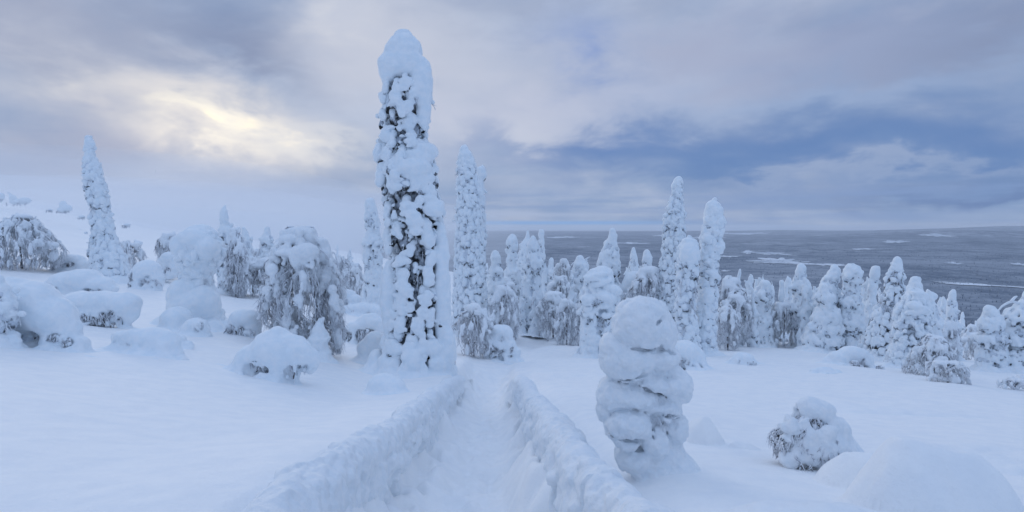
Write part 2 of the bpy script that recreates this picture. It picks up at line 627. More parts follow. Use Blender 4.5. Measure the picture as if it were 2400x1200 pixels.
def _table():
    # heights over (column, ln depth), interpolated then smoothed
    zt = -(_T - HORIZ) / F * np.array(YS)[None, :]
    a = np.stack([np.interp(GLY, np.log(YS), zt[i]) for i in range(len(_px))])
    b = np.stack([np.interp(GPX, _px, a[:, j]) for j in range(len(GLY))], 1)
    def blur(m, ax, s):
        r = int(3 * s)
        k = np.exp(-0.5 * (np.arange(-r, r + 1) / s) ** 2)
        k /= k.sum()
        pad = [(0, 0), (0, 0)]
        pad[ax] = (r, r)
        mp = np.pad(m, pad, mode='reflect', reflect_type='odd')
        return np.apply_along_axis(lambda q: np.convolve(q, k, 'valid'), ax, mp)
    return blur(blur(b, 1, 4.0), 0, 5.0)


GZ = _table()


def base_z(x, y):
    """Undetailed snow surface height (camera-relative heights + ZC)."""
    x, y = np.asarray(x, float), np.asarray(y, float)
    yc = np.maximum(y, 0.61)
    px = np.clip(1200 + F * x / np.maximum(yc, 1.2), -1399, 4199)
    fi = (px + 1400) / 20.0
    fj = np.clip((np.log(yc) - GLY[0]) / 0.03, 0, len(GLY) - 1.001)
    i, j = np.minimum(fi.astype(int), len(GPX) - 2), fj.astype(int)
    a, b = fi - i, fj - j
    z = (GZ[i, j] * (1 - a) + GZ[i + 1, j] * a) * (1 - b) + (GZ[i, j + 1] * (1 - a) + GZ[i + 1, j + 1] * a) * b
    return z + ZC


def depth_at(px, py):
    """Depth at which the snow surface shows at this photo pixel."""
    ys = np.exp(np.linspace(math.log(1.6), math.log(300), 900))
    z = base_z((px - 1200) / F * ys, ys)
    rows = HORIZ - (z - ZC) / ys * F
    k = np.argmax(rows <= py)
    if rows[k] > py:
        k = np.argmin(rows)
    return float(ys[k])


def path_x(y):
    return -0.22 - 0.027 * y


def path_z(y):
    return -0.209 * y


PATH_END = 24.5


def ground_z(x, y):
    z = base_z(x, y)
    far = np.clip(y / 12.0, 0.15, 3.0)
    z = z + 0.05 * far * vnoise(x, y, 3.1, 1) * sstep(1.5, 5, y) + 0.02 * np.minimum(far, 1.5) * vnoise(x, y, 1.1, 2) + 0.011 * vnoise(x, y * 0.6, 0.35, 3) + 0.004 * vnoise(x, y, 0.12, 5)
    z = z + 1.2 * sstep(60, 200, y) * vnoise(x, y, 40.0, 4)
    # wind drifts
    z = z + 0.055 * np.minimum(far, 1.6) * np.abs(vnoise(x * 0.45 + 0.3 * y, y, 1.6, 6)) * sstep(2.0, 5.0, y)
    # trodden trough between the two railings
    s = x - path_x(y)
    wob = 0.07 * vnoise(x * 0.3, y, 0.9, 7) + 0.05 * vnoise(x, y, 0.25, 8)
    edge = sstep(0.95, 0.70, np.abs(s) + wob)
    live = sstep(PATH_END, 15.0, y) * sstep(-3.0, -1.0, y)
    floor = np.maximum(path_z(y), z - 1.2) + 0.20 * sstep(0.22, 0.80, np.abs(s)) + 0.045 * vnoise(x, y, 0.33, 9) + 0.032 * vnoise(x, y, 0.13, 10) + 0.014 * vnoise(x, y, 0.06, 11)
    lumps = np.maximum(vnoise(x, y, 0.42, 12) - 0.05, 0) * 0.46 * sstep(0.22, 0.62, np.abs(s)) + 0.11 * np.maximum(vnoise(x, y, 0.16, 13), 0) * sstep(0.22, 0.6, np.abs(s))
    floor = floor + lumps
    # old footprints, left and right in turn
    for sd, ph in ((-1, 0.0), (1, 0.36)):
        ky = np.floor((y + ph) / 0.72)
        cyy = (ky + 0.5) * 0.72 - ph + 0.12 * _tab[(ky.astype(int) * 7) & 255, 3]
        cs = sd * 0.15 + 0.05 * _tab[(ky.astype(int) * 5) & 255, 9]
        floor = floor - 0.085 * np.exp(-(((s - cs) / 0.085) ** 2 + ((y - cyy) / 0.16) ** 2) ** 1.5)
    floor = np.minimum(floor, z + 0.05)
    z = z + (floor - z) * edge * live
    # the trail runs on as a shallow groove towards the trees
    s2 = x - (path_x(18) + 0.10 * (y - 18) + 0.0035 * (y - 18) ** 2)
    z = z - 0.16 * np.exp(-(s2 / 0.55) ** 2) * sstep(15, 22, y) * sstep(50, 36, y) * (1 + 0.5 * vnoise(x, y, 0.5, 14))
    # snow banked against the railings
    z = z + np.where(s > -1.0, 0.17, 0.17 * np.exp(-((s + 1.0) / 0.95) ** 2)) * live * sstep(-0.70, -1.0, s)
    pit = np.maximum(vnoise(x * 1.6, y, 0.62, 15) - 0.12, 0) * np.exp(-((np.abs(s) - 0.66) / 0.12) ** 2)
    z = z - 0.42 * pit * live
    z = z - 0.16 * np.exp(-((s - 1.22) / 0.28) ** 2) * live
    return z


def build_ground():
    t = np.concatenate([np.linspace(-2.6, -1.02, 50), np.arange(-1.0, 1.0, 0.0048), np.linspace(1.02, 2.6, 50)])
    ly = np.concatenate([np.arange(math.log(0.6), math.log(2.2), 0.03), np.arange(math.log(2.2), math.log(26), 0.0095),
                         np.arange(math.log(26), math.log(90), 0.02), np.arange(math.log(90), math.log(1520), 0.05)])
    Y = np.exp(ly)
    X = t[None, :] * np.maximum(Y[:, None], 1.2)
    YY = np.broadcast_to(Y[:, None], X.shape)
    Z = ground_z(X, YY)
    V = np.stack([X, YY, Z], -1).reshape(-1, 3)
    ny, nx = X.shape
    i, j = np.meshgrid(np.arange(ny - 1), np.arange(nx - 1), indexing='ij')
    a = i * nx + j
    Q = np.stack([a, a + 1, a + nx + 1, a + nx], -1).reshape(-1, 4)
    # coarse ground at the photographer's back
    n0 = len(V)
    xb = np.linspace(-1.0, 1.0, 41)
    xb = np.sign(xb) * np.abs(xb) ** 2.2 * 60
    yb = -np.concatenate([[-0.6], np.linspace(0.0, 1.0, 24)[0:] ** 2 * 60 + 0.0])
    XB, YB = np.meshgrid(xb, yb)
    ZB = base_z(XB * 0 + np.clip(XB, -1.5, 1.5), np.full_like(XB, 1.2)) - 0.12 * np.minimum(YB, 0) - 0.05 * XB
    edge = base_z(XB, np.full_like(XB, 0.6))
    ZB[0] = ground_z(np.clip(XB[0], -3.1, 3.1), np.full(41, 0.6)) - 0.05 * (XB[0] - np.clip(XB[0], -3.1, 3.1)) - 0.02
    VB = np.stack([XB, YB, ZB], -1).reshape(-1, 3)
    i, j = np.meshgrid(np.arange(len(yb) - 1), np.arange(40), indexing='ij')
    a = n0 + i * 41 + j
    QB = np.stack([a, a + 41, a + 42, a + 1], -1).reshape(-1, 4)
    me = mesh_np('snow_ground', np.concatenate([V, VB]), np.concatenate([Q, QB]), M_GROUND)
    me.materials.append(M_WOODS)
    fx, fy = V[Q[:, 0], 0], V[Q[:, 0], 1]
    wooded = (fy > 260 + 90 * vnoise(fx, fy, 60.0, 41)) & (fx / fy > -0.12)
    me.polygons.foreach_set('material_index', np.concatenate([wooded.astype(np.int32), np.zeros(len(QB), np.int32)]))
    o = bpy.data.objects.new('snow_ground', me)
    COL.objects.link(o)
    o['kind'] = 'structure'


build_ground()

# ------------------------------------------------------------------ builders
def vox(Y, q=1.0):
    return max(0.0135, 0.00255 * Y * q)


class Profile:
    """Outline of a tree: rows (py, x left, x right) in photo pixels at depth Y."""
    def __init__(self, rows, Y):
        rows = sorted(rows)
        a = np.array(rows, float)
        self.z = ZC - (a[::-1, 0] - HORIZ) / F * Y          # rising
        self.x = ((a[::-1, 1] + a[::-1, 2]) / 2 - 1200) / F * Y
        self.r = np.maximum((a[::-1, 2] - a[::-1, 1]) / 2 / F * Y, 0.02)
        self.Y = Y
        self.z0, self.z1 = self.z[0], self.z[-1]

    def at(self, z):
        return np.interp(z, self.z, self.x), np.interp(z, self.z, self.r)

    def centre(self, z):
        return np.array([float(np.interp(z, self.z, self.x)), self.Y, float(z)])

    def slope(self, z):
        return (float(np.interp(z + 0.15, self.z, self.r)) - float(np.interp(z - 0.15, self.z, self.r))) / 0.3


def paw(rng, c, axis, out, L, w, th, n):
    """A hanging, knobbly pillow of snow: blobs strung along one axis."""
    B = basis(axis, out)
    bl = []
    for i in range(n):
        s = -1 + 2 * (i + 0.5) / n if n > 1 else 0.0
        s += rng.uniform(-0.18, 0.18)
        f = (1 - 0.30 * abs(s) ** 1.6) * rng.uniform(0.82, 1.12)
        cc = c + B[2] * s * L * 0.72 + B[1] * rng.uniform(-0.3, 0.3) * w + B[0] * rng.uniform(-0.15, 0.2) * th
        ax = B[2] + rng.uniform(-0.4, 0.4) * B[1] + rng.uniform(-0.25, 0.25) * B[0]
        bl.append((cc, (th * f, w * f, L * (1.5 / (n + 0.7)) * f * 1.05), basis(ax, out)))
    return bl


def twig_sprays(rng, pts, outs, length, rad, n_side=3, droop=0.7, seg=4):
    """Frosted twigs: a drooping shoot with side shoots at each point."""
    S, Rr = [], []
    for p, o in zip(pts, outs):
        L = length * rng.uniform(0.6, 1.3)
        d = np.asarray(o, float) * rng.uniform(0.5, 1.0) + np.array([rng.uniform(-.4, .4), rng.uniform(-.4, .4), rng.uniform(-0.5, 0.3)])
        d /= np.linalg.norm(d)
        t = np.linspace(0, 1, seg)[:, None]
        main = p + d * t * L + np.array([0, 0, -droop * L]) * t ** 2
        S.append(main)
        Rr.append(rad * (1 - 0.55 * t[:, 0]))
        for k in range(n_side):
            i = rng.integers(1, seg - 1)
            q = d + rng.uniform(-0.9, 0.9, 3)
            q[2] -= 0.4
            q /= np.linalg.norm(q)
            l2 = L * rng.uniform(0.3, 0.55)
            S.append(main[i] + q * t * l2 + np.array([0, 0, -droop * 0.5 * l2]) * t ** 2)
            Rr.append(rad * 0.75 * (1 - 0.6 * t[:, 0]))
    return tubes(np.array(S), np.array(Rr), 3) if S else (np.zeros((0, 3)), np.zeros((0, 4), int))


def needle_core(pr, rng, f, h, clumps, lo, hi):
    """Dark inner mass of limbs and needles: a branch droops under each load of snow."""
    fld = Field(lo, hi, h * 1.5, int(rng.integers(1e9)))
    H = pr.z1 - pr.z0
    rm = pr.r.max()
    nz = max(4, int(H / (0.3 * max(rm, 0.2))))
    for zz in np.linspace(pr.z0, pr.z1 - 0.10 * H, nz):
        r = float(np.interp(zz, pr.z, pr.r)) * f
        fld.add([(pr.centre(zz), (r, r, max(0.34 * rm, H / nz * 0.9)), None)], 0, 0.05)
    for c, B, L, w, th in clumps:
        p = c + B[2] * 0.42 * L - B[0] * 0.42 * th
        fld.add([(p, (th * 0.82, w * rng.uniform(0.72, 0.98), L * rng.uniform(0.56, 0.84)), B)], 0, 0.02)
    fld.roughen([(0.14, 0.040), (0.07, 0.030)])
    return fld.mesh()


def base_apron(fld, pr, rng, flare=1.25, n=9):
    """Snow banked round the foot so that the tree grows out of the drift."""
    x, r = pr.at(pr.z0)
    for i in range(n):
        a = 2 * math.pi * (i + rng.uniform(-.2, .2)) / n
        rr = r * flare * rng.uniform(0.5, 0.8)
        px, py = x + rr * math.cos(a), pr.Y + rr * math.sin(a)
        gz = float(ground_z(np.array(px), np.array(py)))
        fld.add([(np.array([px, py, gz]), (r * 0.42, r * 0.42, min(r * rng.uniform(0.15, 0.5), 0.35)), None)], 0, 0.12)


def spruce(label, rows, base=None, depth=None, seed=1, size=0.44, gap=0.14, crust=0.50, core=0.82, cap=1.0, hand=(), smooth=(), bare=(),
           split=False, twigs=40, q=1.0, dens=1.0, ragged=1.0, extra=None, crumbs=1.0, void=(), cleft=False, front=1.0, fuse=False, name='snow_spruce', cat='tree', group=None, apron=1.25, antler=()):
    """A spruce plastered with snow: hanging snow paws over a dark core, rounded cap.
    hand = big clumps (px, py, half w, half h, bulge); smooth = plastered flanks (same form); bare = holes down to the needles."""
    rng = np.random.default_rng(seed)
    bx, by = base if base else ((rows[-1][1] + rows[-1][2]) / 2, rows[-1][0])
    Y = depth or depth_at(bx, by)
    pr = Profile(rows, Y)
    if not split:                                    # crooked stems, uneven loads
        zz = np.linspace(pr.z[0], pr.z[-1], 24)
        xx, r_ = pr.at(zz)
        wob = np.cumsum(rng.normal(size=24)) * 0.05
        wob -= np.linspace(wob[0], wob[-1] * 0.6, 24)
        pr.x, pr.r, pr.z = xx + wob * np.minimum(r_, 0.5), r_ * (1 + 0.16 * np.convolve(rng.normal(size=28), np.ones(3) / 1.7, 'same')[2:26]).clip(0.7, 1.3), zz
    gz = float(ground_z(np.array(pr.x[0]), np.array(Y)))
    if gz < pr.z0:                                   # carry the outline down to the snow
        pr.z = np.concatenate([[gz - 0.1], pr.z])
        pr.x = np.concatenate([[pr.x[0]], pr.x])
        pr.r = np.concatenate([[pr.r[0] * 1.08], pr.r])
        pr.z0 = pr.z[0]
    root = thing(name, label, cat, (pr.x[0], Y, pr.z0), group)
    h = vox(Y, q)
    rmax = pr.r.max()
    k = Y / F
    allx0, allx1 = (pr.x - pr.r).min(), (pr.x + pr.r).max()
    m = 0.35 * size + 0.1
    fl = 0.30 if apron > 0 else 0.1
    lo = np.array([allx0 - m - fl, Y - rmax - m - fl, pr.z0 - 0.3])
    hi = np.array([allx1 + m + fl, Y + rmax + m + fl, pr.z1 + m])
    fld = Field(lo, hi, h, seed)
    H = pr.z1 - pr.z0
    s = size
    clumps, limbs = [], []

    def blocked(p):
        for (qx, qy, qw, qh) in bare:
            X, Zz = (qx - 1200) * k, ZC - (qy - HORIZ) * k
            if abs(p[0] - X) < qw * k and abs(p[2] - Zz) < qh * k and p[1] < Y:
                return True
        for (qx, qy, qw, qh) in void:
            if abs(p[0] - (qx - 1200) * k) < qw * k and abs(p[2] - ZC + (qy - HORIZ) * k) < qh * k:
                return True
        return False

    # random paws, row by row like shingles
    z = pr.z1 - 0.25 * s
    row = 0
    while z > pr.z0 + 0.1 * s:
        c = pr.centre(z)
        r = float(np.interp(z, pr.z, pr.r))
        sl = pr.slope(z)
        n = max(3, int(round(dens * 2 * math.pi * r / (s * 0.62))))
        a0 = rng.uniform(0, 6.28)
        for i in range(n):
            if rng.uniform() < gap:
                continue
            a = a0 + 2 * math.pi * (i + rng.uniform(-0.3, 0.3)) / n
            out = np.array([math.cos(a), math.sin(a), 0.0])
            L = s * rng.uniform(0.42, 0.95)
            w = s * rng.uniform(0.22, 0.44)
            th = min(s * rng.uniform(0.24, 0.36), max(r * 0.75, 0.05))
            rr = max(r - th * rng.uniform(0.95, 1.45), r * 0.16)
            p = c + out * rr + np.array([0, 0, rng.uniform(-0.15, 0.15) * s])
            if blocked(p) or (front < 1 and out[1] < 0.15 and rng.uniform() > front):
                continue
            tilt = 0.42 + max(-sl, 0) * 0.5
            ax = np.array([0, 0, -1.0]) + out * tilt + rng.uniform(-0.3, 0.3) * np.array([-out[1], out[0], 0])
            w = min(w, max(r * 0.9, 0.07))
            clumps.append(paw(rng, p, ax, out, L, w, th, int(rng.integers(3, 6))))
            limbs.append((p, basis(ax, out), L, w, th))
        z -= s * rng.uniform(0.42, 0.62)
        row += 1
    hands, smooths = [], []
    for lst, dst in ((hand, hands), (smooth, smooths)):
        for (qx, qy, qw, qh, bul) in lst:
            X, Zz = (qx - 1200) * k, ZC - (qy - HORIZ) * k
            cx, r = pr.at(Zz)
            u = np.clip((X - cx) / max(r, 0.05), -0.97, 0.97)
            w, hh = qw * k * (1.0 if front == 1 else 1.15), qh * k * (1.0 if front == 1 else 1.12)
            th = min(w, hh) * ((0.85 if front == 1 else 0.62) if dst is hands else 0.95)
            out = np.array([u, -math.sqrt(1 - u * u), 0.0])
            rr = max(r - th * (1 - bul), 0.0)
            p = np.array([X, Y + out[1] * rr, Zz])
            if dst is hands:
                ax = np.array([rng.uniform(-.15, .15), -0.12, -1.0])
                dst.append(paw(rng, p, ax, out, hh * 0.98, w * 0.95, th, 4 if hh > w * 1.2 else 3))
            else:
                dst.append([(p, (th, w, hh), basis((0, 0, -1), out)), (p + np.array([0, 0.5 * w, -0.1 * hh]), (th, w * 0.9, hh * 0.8), basis((0, 0, -1), out))])
    # smooth underlying crust
    if crust > 0:
        nz = max(4, int(H / (0.3 * max(rmax, 0.2))))
        for i, zz in enumerate(np.linspace(pr.z0, pr.z1 - 0.1, nz)):
            r = float(np.interp(zz, pr.z, pr.r))
            r *= crust + (0.92 - crust) * float(sstep(pr.z1 - 0.16 * H, pr.z1 - 0.05 * H, zz)) if crust < 0.92 and cap > 0 else crust
            c = pr.centre(zz) + np.array([rng.uniform(-.12, .12) * r, rng.uniform(-.12, .12) * r, 0])
            fld.add([(c, (r, r, max(0.34 * rmax, H / nz * 0.9)), None)], 0, 0.06)
    if cap > 0:
        zt = pr.z1
        rt = float(np.interp(zt - 0.3 * s, pr.z, pr.r)) * cap
        c = pr.centre(zt - rt * 0.9)
        fld.add([(c, (rt, rt, rt * 0.95), None), (pr.centre(zt - rt * 1.7), (rt * 1.02, rt * 1.02, rt), None)], 0.06, 0.02)
    if apron > 0:
        base_apron(fld, pr, rng, apron)
    for sm in smooths:
        fld.add(sm, 0.05, 0.05)
    # crumbs of rime on the twig ends
    ncr = int(crumbs * H * rmax * 16 / max(h / 0.026, 1.0) ** 1.3)
    for _ in range(ncr):
        zz = rng.uniform(pr.z0 + 0.05 * H, pr.z1 - 0.14 * H)
        a = rng.uniform(0, 6.28)
        r = float(np.interp(zz, pr.z, pr.r)) * rng.uniform(0.70, 0.95)
        p = pr.centre(zz) + np.array([math.cos(a), math.sin(a), 0]) * r
        e = max(rng.uniform(0.03, 0.075), 1.2 * h)
        bl = [(p + rng.normal(size=3) * e * np.array([1.0, 0.8, 2.0]), (e * rng.uniform(0.6, 1.1),) * 3, None) for _ in range(5)]
        fld.add(bl, 0.015, 0.008)
    amp = h * 0.9 * ragged
    if split:
        if fuse:        # slabs frozen together into one crust
            for cl in hands:
                fld.add(cl, 0.05, 0.030)
            hands = []
        fld.roughen([(0.30, 0.035), (0.11, 0.022), (0.05, 0.012)])
        if apron > 0:
            fld.blend_ground(0.22)
        V, Q = fld.mesh()
        part('snow_crust', V, Q, M_SNOW, root)
        for cl in clumps + hands:
            c0 = np.mean([b[0] for b in cl], 0)
            e = max(max(b[1]) for b in cl) + max(np.linalg.norm(b[0] - c0) for b in cl) + 0.06
            f2 = Field(c0 - e, c0 + e, h if c0[1] < Y + 0.25 * rmax else 3.0 * h, int(rng.integers(1e9)))
            f2.add(cl, 0.05 * s / 0.44)
            f2.roughen([(0.24, 0.050), (0.10, 0.030), (0.045, 0.014)])
            v, qd = f2.mesh()
            part('snow_clump', v, qd, M_SNOW, root)
    else:
        for cl in clumps + hands:
            fld.add(cl, 0.05 * s / 0.44, 0.012)
        if extra:
            for bl in extra:
                p = [(P(a[0], a[1], Y) + np.array([0, (a[4] if len(a) > 4 else 0.0), 0]), (a[2] * k, min(a[2], a[3]) * k, a[3] * k), None) for a in bl]
                fld.add(p, 0.06, 0.05)
        fld.roughen([(0.30, 0.045 * ragged), (0.13, 0.028 * ragged), (0.05, 0.012 * ragged)])
        if apron > 0:
            fld.blend_ground(0.25)
        V, Q = fld.mesh()
        part('snow_crust', V, Q, M_SNOW, root)
    if core > 0:
        V, Q = needle_core(pr, rng, min(core, 0.74), h, limbs, lo, hi)
        part('needles', V, Q, M_CLEFT if cleft else M_NEEDLE, root)
    if twigs > 0:
        pts, outs = [], []
        for _ in range(int(twigs * 0.6)):
            zz = rng.uniform(pr.z0 + 0.1 * H, pr.z1 - 0.10 * H)
            a = rng.uniform(0, 6.28) if rng.uniform() < 0.35 else -math.pi / 2 + rng.uniform(-1.7, 1.7)
            r = float(np.interp(zz, pr.z, pr.r))
            o = np.array([math.cos(a), math.sin(a), -0.3])
            pts.append(pr.centre(zz) + o * r * rng.uniform(0.62, 0.85))
            outs.append(o + np.array([0, 0, -0.9]))
        for (qx, qy, qw, qh) in bare:
            for _ in range(int(qw * qh / 70) + 3):
                X, Zz = (qx + rng.uniform(-1, 1) * qw - 1200) * k, ZC - (qy + rng.uniform(-1, 1) * qh - HORIZ) * k
                r = float(np.interp(Zz, pr.z, pr.r))
                pts.append(np.array([X, Y - 0.72 * r * rng.uniform(0.75, 1.0), Zz]))
                outs.append(np.array([rng.uniform(-.7, .7), -1.0, -0.4]))
        V, Q = twig_sprays(rng, pts, outs, 0.20 * s / 0.44, max(0.011, 0.35 * h), 4)
        part('twigs', V, Q, M_TWIG, root, 'stuff')
    for bl in antler:
        seg = np.array([P(a, b, Y) for a, b in bl])
        t = np.linspace(0, 1, 8)
        ii = np.linspace(0, 1, len(seg))
        pts = np.stack([np.interp(t, ii, seg[:, c]) for c in range(3)], 1)
        V, Q = tubes(pts[None], np.linspace(0.07, 0.03, 8)[None], 6)
        part('branch', V, Q, M_RIME, root)
    # trunk
    zt = np.linspace(pr.z0 - 0.3, pr.z0 + 0.8 * H, 8)
    pts = np.array([pr.centre(zz) for zz in zt])
    V, Q = tubes(pts[None], np.linspace(min(0.16, 0.4 * rmax), 0.05, 8)[None], 8)
    part('trunk', V, Q, M_BARK, root)
    return root


def snow_shape(label, blobs, base=None, depth=None, seed=1, holes=(), k=0.10, name='snow_mound', cat='snow mound', rough=1.0, twigs=0, dark=0.0,
               limbs=(), q=1.0, group=None, fringe=0, mat=None, pieces=None, hmin=None, crease=0.0, flat=0.9, blend=None, solid=True):
    """Rounded snow over a bent sapling or bush. blobs (px, py, rx, ry[, depth offset m[, depth radius px]]),
    holes are hollows seen from the front, limbs are bent stems [(px, py, r px), ...]."""
    rng = np.random.default_rng(seed)
    if base is None:
        bot = max(b[1] + b[3] for b in blobs)
        base = (np.mean([b[0] for b in blobs]), bot)
    Y = depth or depth_at(*base)
    kk = Y / F
    bl = []
    for b in blobs:
        dy = b[4] if len(b) > 4 else 0.0
        rd = (b[5] if len(b) > 5 else flat * min(b[2], b[3] * 1.6)) * kk
        bl.append((P(b[0], b[1], Y) + np.array([0, dy, 0]), (b[2] * kk, rd, b[3] * kk), None))
    for lim in limbs:
        a = np.array(lim, float)
        n = int(np.sum(np.hypot(np.diff(a[:, 0]), np.diff(a[:, 1]))) / (a[:, 2].mean() * 0.7)) + 2
        t, ii = np.linspace(0, 1, n), np.linspace(0, 1, len(a))
        for j in range(n):
            px, py, r = [np.interp(t[j], ii, a[:, c]) for c in range(3)]
            rr = r * kk * rng.uniform(0.85, 1.15)
            bl.append((P(px, py, Y) + np.array([0, rng.uniform(-.1, .1) * rr, 0]), (rr, rr, rr), None))
    lo = np.min([c - np.array(r) for c, r, B in bl], 0) - 0.15
    hi = np.max([c + np.array(r) for c, r, B in bl], 0) + 0.15
    bk = blend if blend is not None else (min(0.38, 0.45 * (hi[2] - lo[2] - 0.3)) if Y < 50 else 0.1)
    lo[:2] -= bk
    hi[:2] += bk
    h = max(vox(Y, q), hmin or 0)
    x0 = np.mean([c[0] for c, r, B in bl])
    gz = float(ground_z(np.array(x0), np.array(Y)))
    lo[2] = min(max(lo[2], gz - 0.5), gz - 0.25)
    root = thing(name, label, cat, (x0, Y, gz), group)
    fld = Field(lo, hi, h, seed)
    for b in bl:
        fld.add([b], 0, k if crease == 0 else crease)
    if solid and Y < 50:       # the load of snow reaches down to the drift
        for c, r, B in bl:
            d = c[2] - gz
            if d > 0 and r[2] > 0.05:
                fld.add([(np.array([c[0], c[1], gz]), (r[0] * 1.12, r[1] * 1.1, 0.72 * d), None)], 0, 0.08)
    if bk > 0:
        fld.blend_ground(bk)
    hl = []
    for b in holes:
        c = P(b[0], b[1], Y)
        # find the front surface there
        i = np.clip(((c - fld.lo) / h).astype(int), 0, fld.n - 1)
        col = np.nonzero(fld.F[i[0], :, i[2]] < 0)[0]
        yf = fld.lo[1] + h * col[0] if len(col) else Y
        dpt = b[4] if len(b) > 4 else 1.0
        hl.append((np.array([c[0], yf + 0.05 * b[2] * kk, c[2]]), (1.2 * b[2] * kk, dpt * 1.3 * max(b[2], b[3]) * kk, 1.15 * b[3] * kk), None))
        c0, r0, _ = hl[-1]
        for _ in range(5):
            d = rng.uniform(-0.75, 0.75, 3) * np.array([r0[0], 0.0, r0[2]])
            d[2] -= 0.25 * r0[2]
            q = rng.uniform(0.35, 0.75)
            e = rng.uniform(0.7, 1.4)
            fld.cut([(c0 + d, (r0[0] * q * e, r0[1] * rng.uniform(0.5, 1.0), r0[2] * q / e), basis((rng.uniform(-.6, .6), 0, 1), (0, 1, 0))[[1, 0, 2]])], 0.02)
    fld.roughen([(0.45, 0.040 * rough), (0.16, 0.022 * rough), (0.06, 0.010 * rough)])
    pts, outs, curtain, crad, lumps = [], [], [], [], []
    cover = fld
    for (c, r, B) in hl:
        vol = r[0] * r[2] * 1e4
        nst = int(twigs * (5 + r[0] / max(0.03, 0.6 * h)))
        t7 = np.linspace(0, 1, 7)[:, None]
        for _ in range(nst):
            a0 = c + np.array([rng.uniform(-1, 1) * r[0], rng.uniform(0.05, 0.7) * r[1], r[2] * rng.uniform(0.4, 1.0)])
            L = r[2] * rng.uniform(0.8, 2.0)
            e0 = a0 + np.array([rng.normal() * 0.35 * r[0], rng.normal() * 0.1 * r[1], -L])
            curtain.append(a0 * (1 - t7) + e0 * t7 + rng.normal(size=3) * 0.12 * L * np.sin(t7 * 5))
            crad.append(max(0.010, 0.5 * h) * rng.uniform(0.7, 1.9) * (1.1 - 0.6 * t7[:, 0]))
        for _ in range(int(3 + twigs * 3)):
            q = c + np.array([rng.uniform(-1, 1) * r[0], rng.uniform(0.1, 0.6) * r[1], r[2] * rng.uniform(-0.9, 0.8)])
            e = max(1.3 * h, rng.uniform(0.15, 0.38) * min(r[0], r[2]))
            lumps.append(paw(rng, q, (rng.uniform(-.3, .3), 0, -1), (0, -1, 0), e * 1.5, e, e * 0.8, 3))
        for _ in range(int(twigs * min(3 + vol / 30, 40))):
            d = rng.normal(size=3)
            d /= np.linalg.norm(d) + 1e-6
            pts.append(c + d * np.array(r) * np.array([0.9, 0.55, 0.95]) * rng.uniform(0.35, 1.0) + np.array([0, r[1] * 0.35, 0.25 * r[2]]))
            outs.append(np.array([rng.uniform(-1, 1), rng.uniform(-1, 0.2), rng.uniform(-1, 0.2)]))
    for lp in lumps:
        cover.add(lp, 0.03, 0.01)
    V, Q = cover.mesh()
    part('snow_cover', V, Q, mat or M_SNOW, root)
    if curtain:
        V, Q = tubes(np.array(curtain), np.array(crad), 3)
        part('hanging_twigs', V, Q, M_TWIG, root, 'stuff')
    if fringe:
        # frosted twigs under the lower rim of the cover
        x0b, x1b = min(b[0] - b[2] for b in blobs), max(b[0] + b[2] for b in blobs)
        ys = [(b[0], b[1], b[2], b[3]) for b in blobs]
        for _ in range(fringe):
            b = blobs[rng.integers(len(blobs))]
            px = b[0] + rng.uniform(-0.95, 0.95) * b[2]
            py = b[1] + b[3] * rng.uniform(0.15, 1.0)
            dy = b[4] if len(b) > 4 else 0.0
            pts.append(P(px, py, Y) + np.array([0, dy - 0.55 * b[2] * kk * rng.uniform(0.5, 1), 0]))
            outs.append(np.array([rng.uniform(-.3, .3), -0.25, -1.0]))
    if pts:
        rad = max(0.010, 0.42 * h)
        ln = 0.55 * np.mean([max(r[0], r[2]) for c, r, B in hl]) if hl else 0.3
        V, Q = twig_sprays(rng, pts, outs, float(np.clip(ln * 0.55, 0.07, 0.2)), rad * 1.1, 5, 0.9)
        part('twigs', V, Q, M_TWIG, root, 'stuff')
    if dark and hl:
        ms = []
        for (c, r, B) in hl:
            for _ in range(int(dark)):
                a = c + np.array([rng.uniform(-.8, .8) * r[0], r[1] * 0.5, r[2] * rng.uniform(0.2, 0.8)])
                b2 = c + np.array([rng.uniform(-.8, .8) * r[0], r[1] * 0.3, -r[2] * 1.0])
                t = np.linspace(0, 1, 6)[:, None]
                ms.append(tubes((a * (1 - t) + b2 * t + np.sin(t * 3) * rng.uniform(-.1, .1, 3) * r[0])[None], np.full((1, 6), max(0.015, 0.5 * h)), 5))
        V, Q = join(ms)
        part('stems', V, Q, M_BARK, root)
    return root


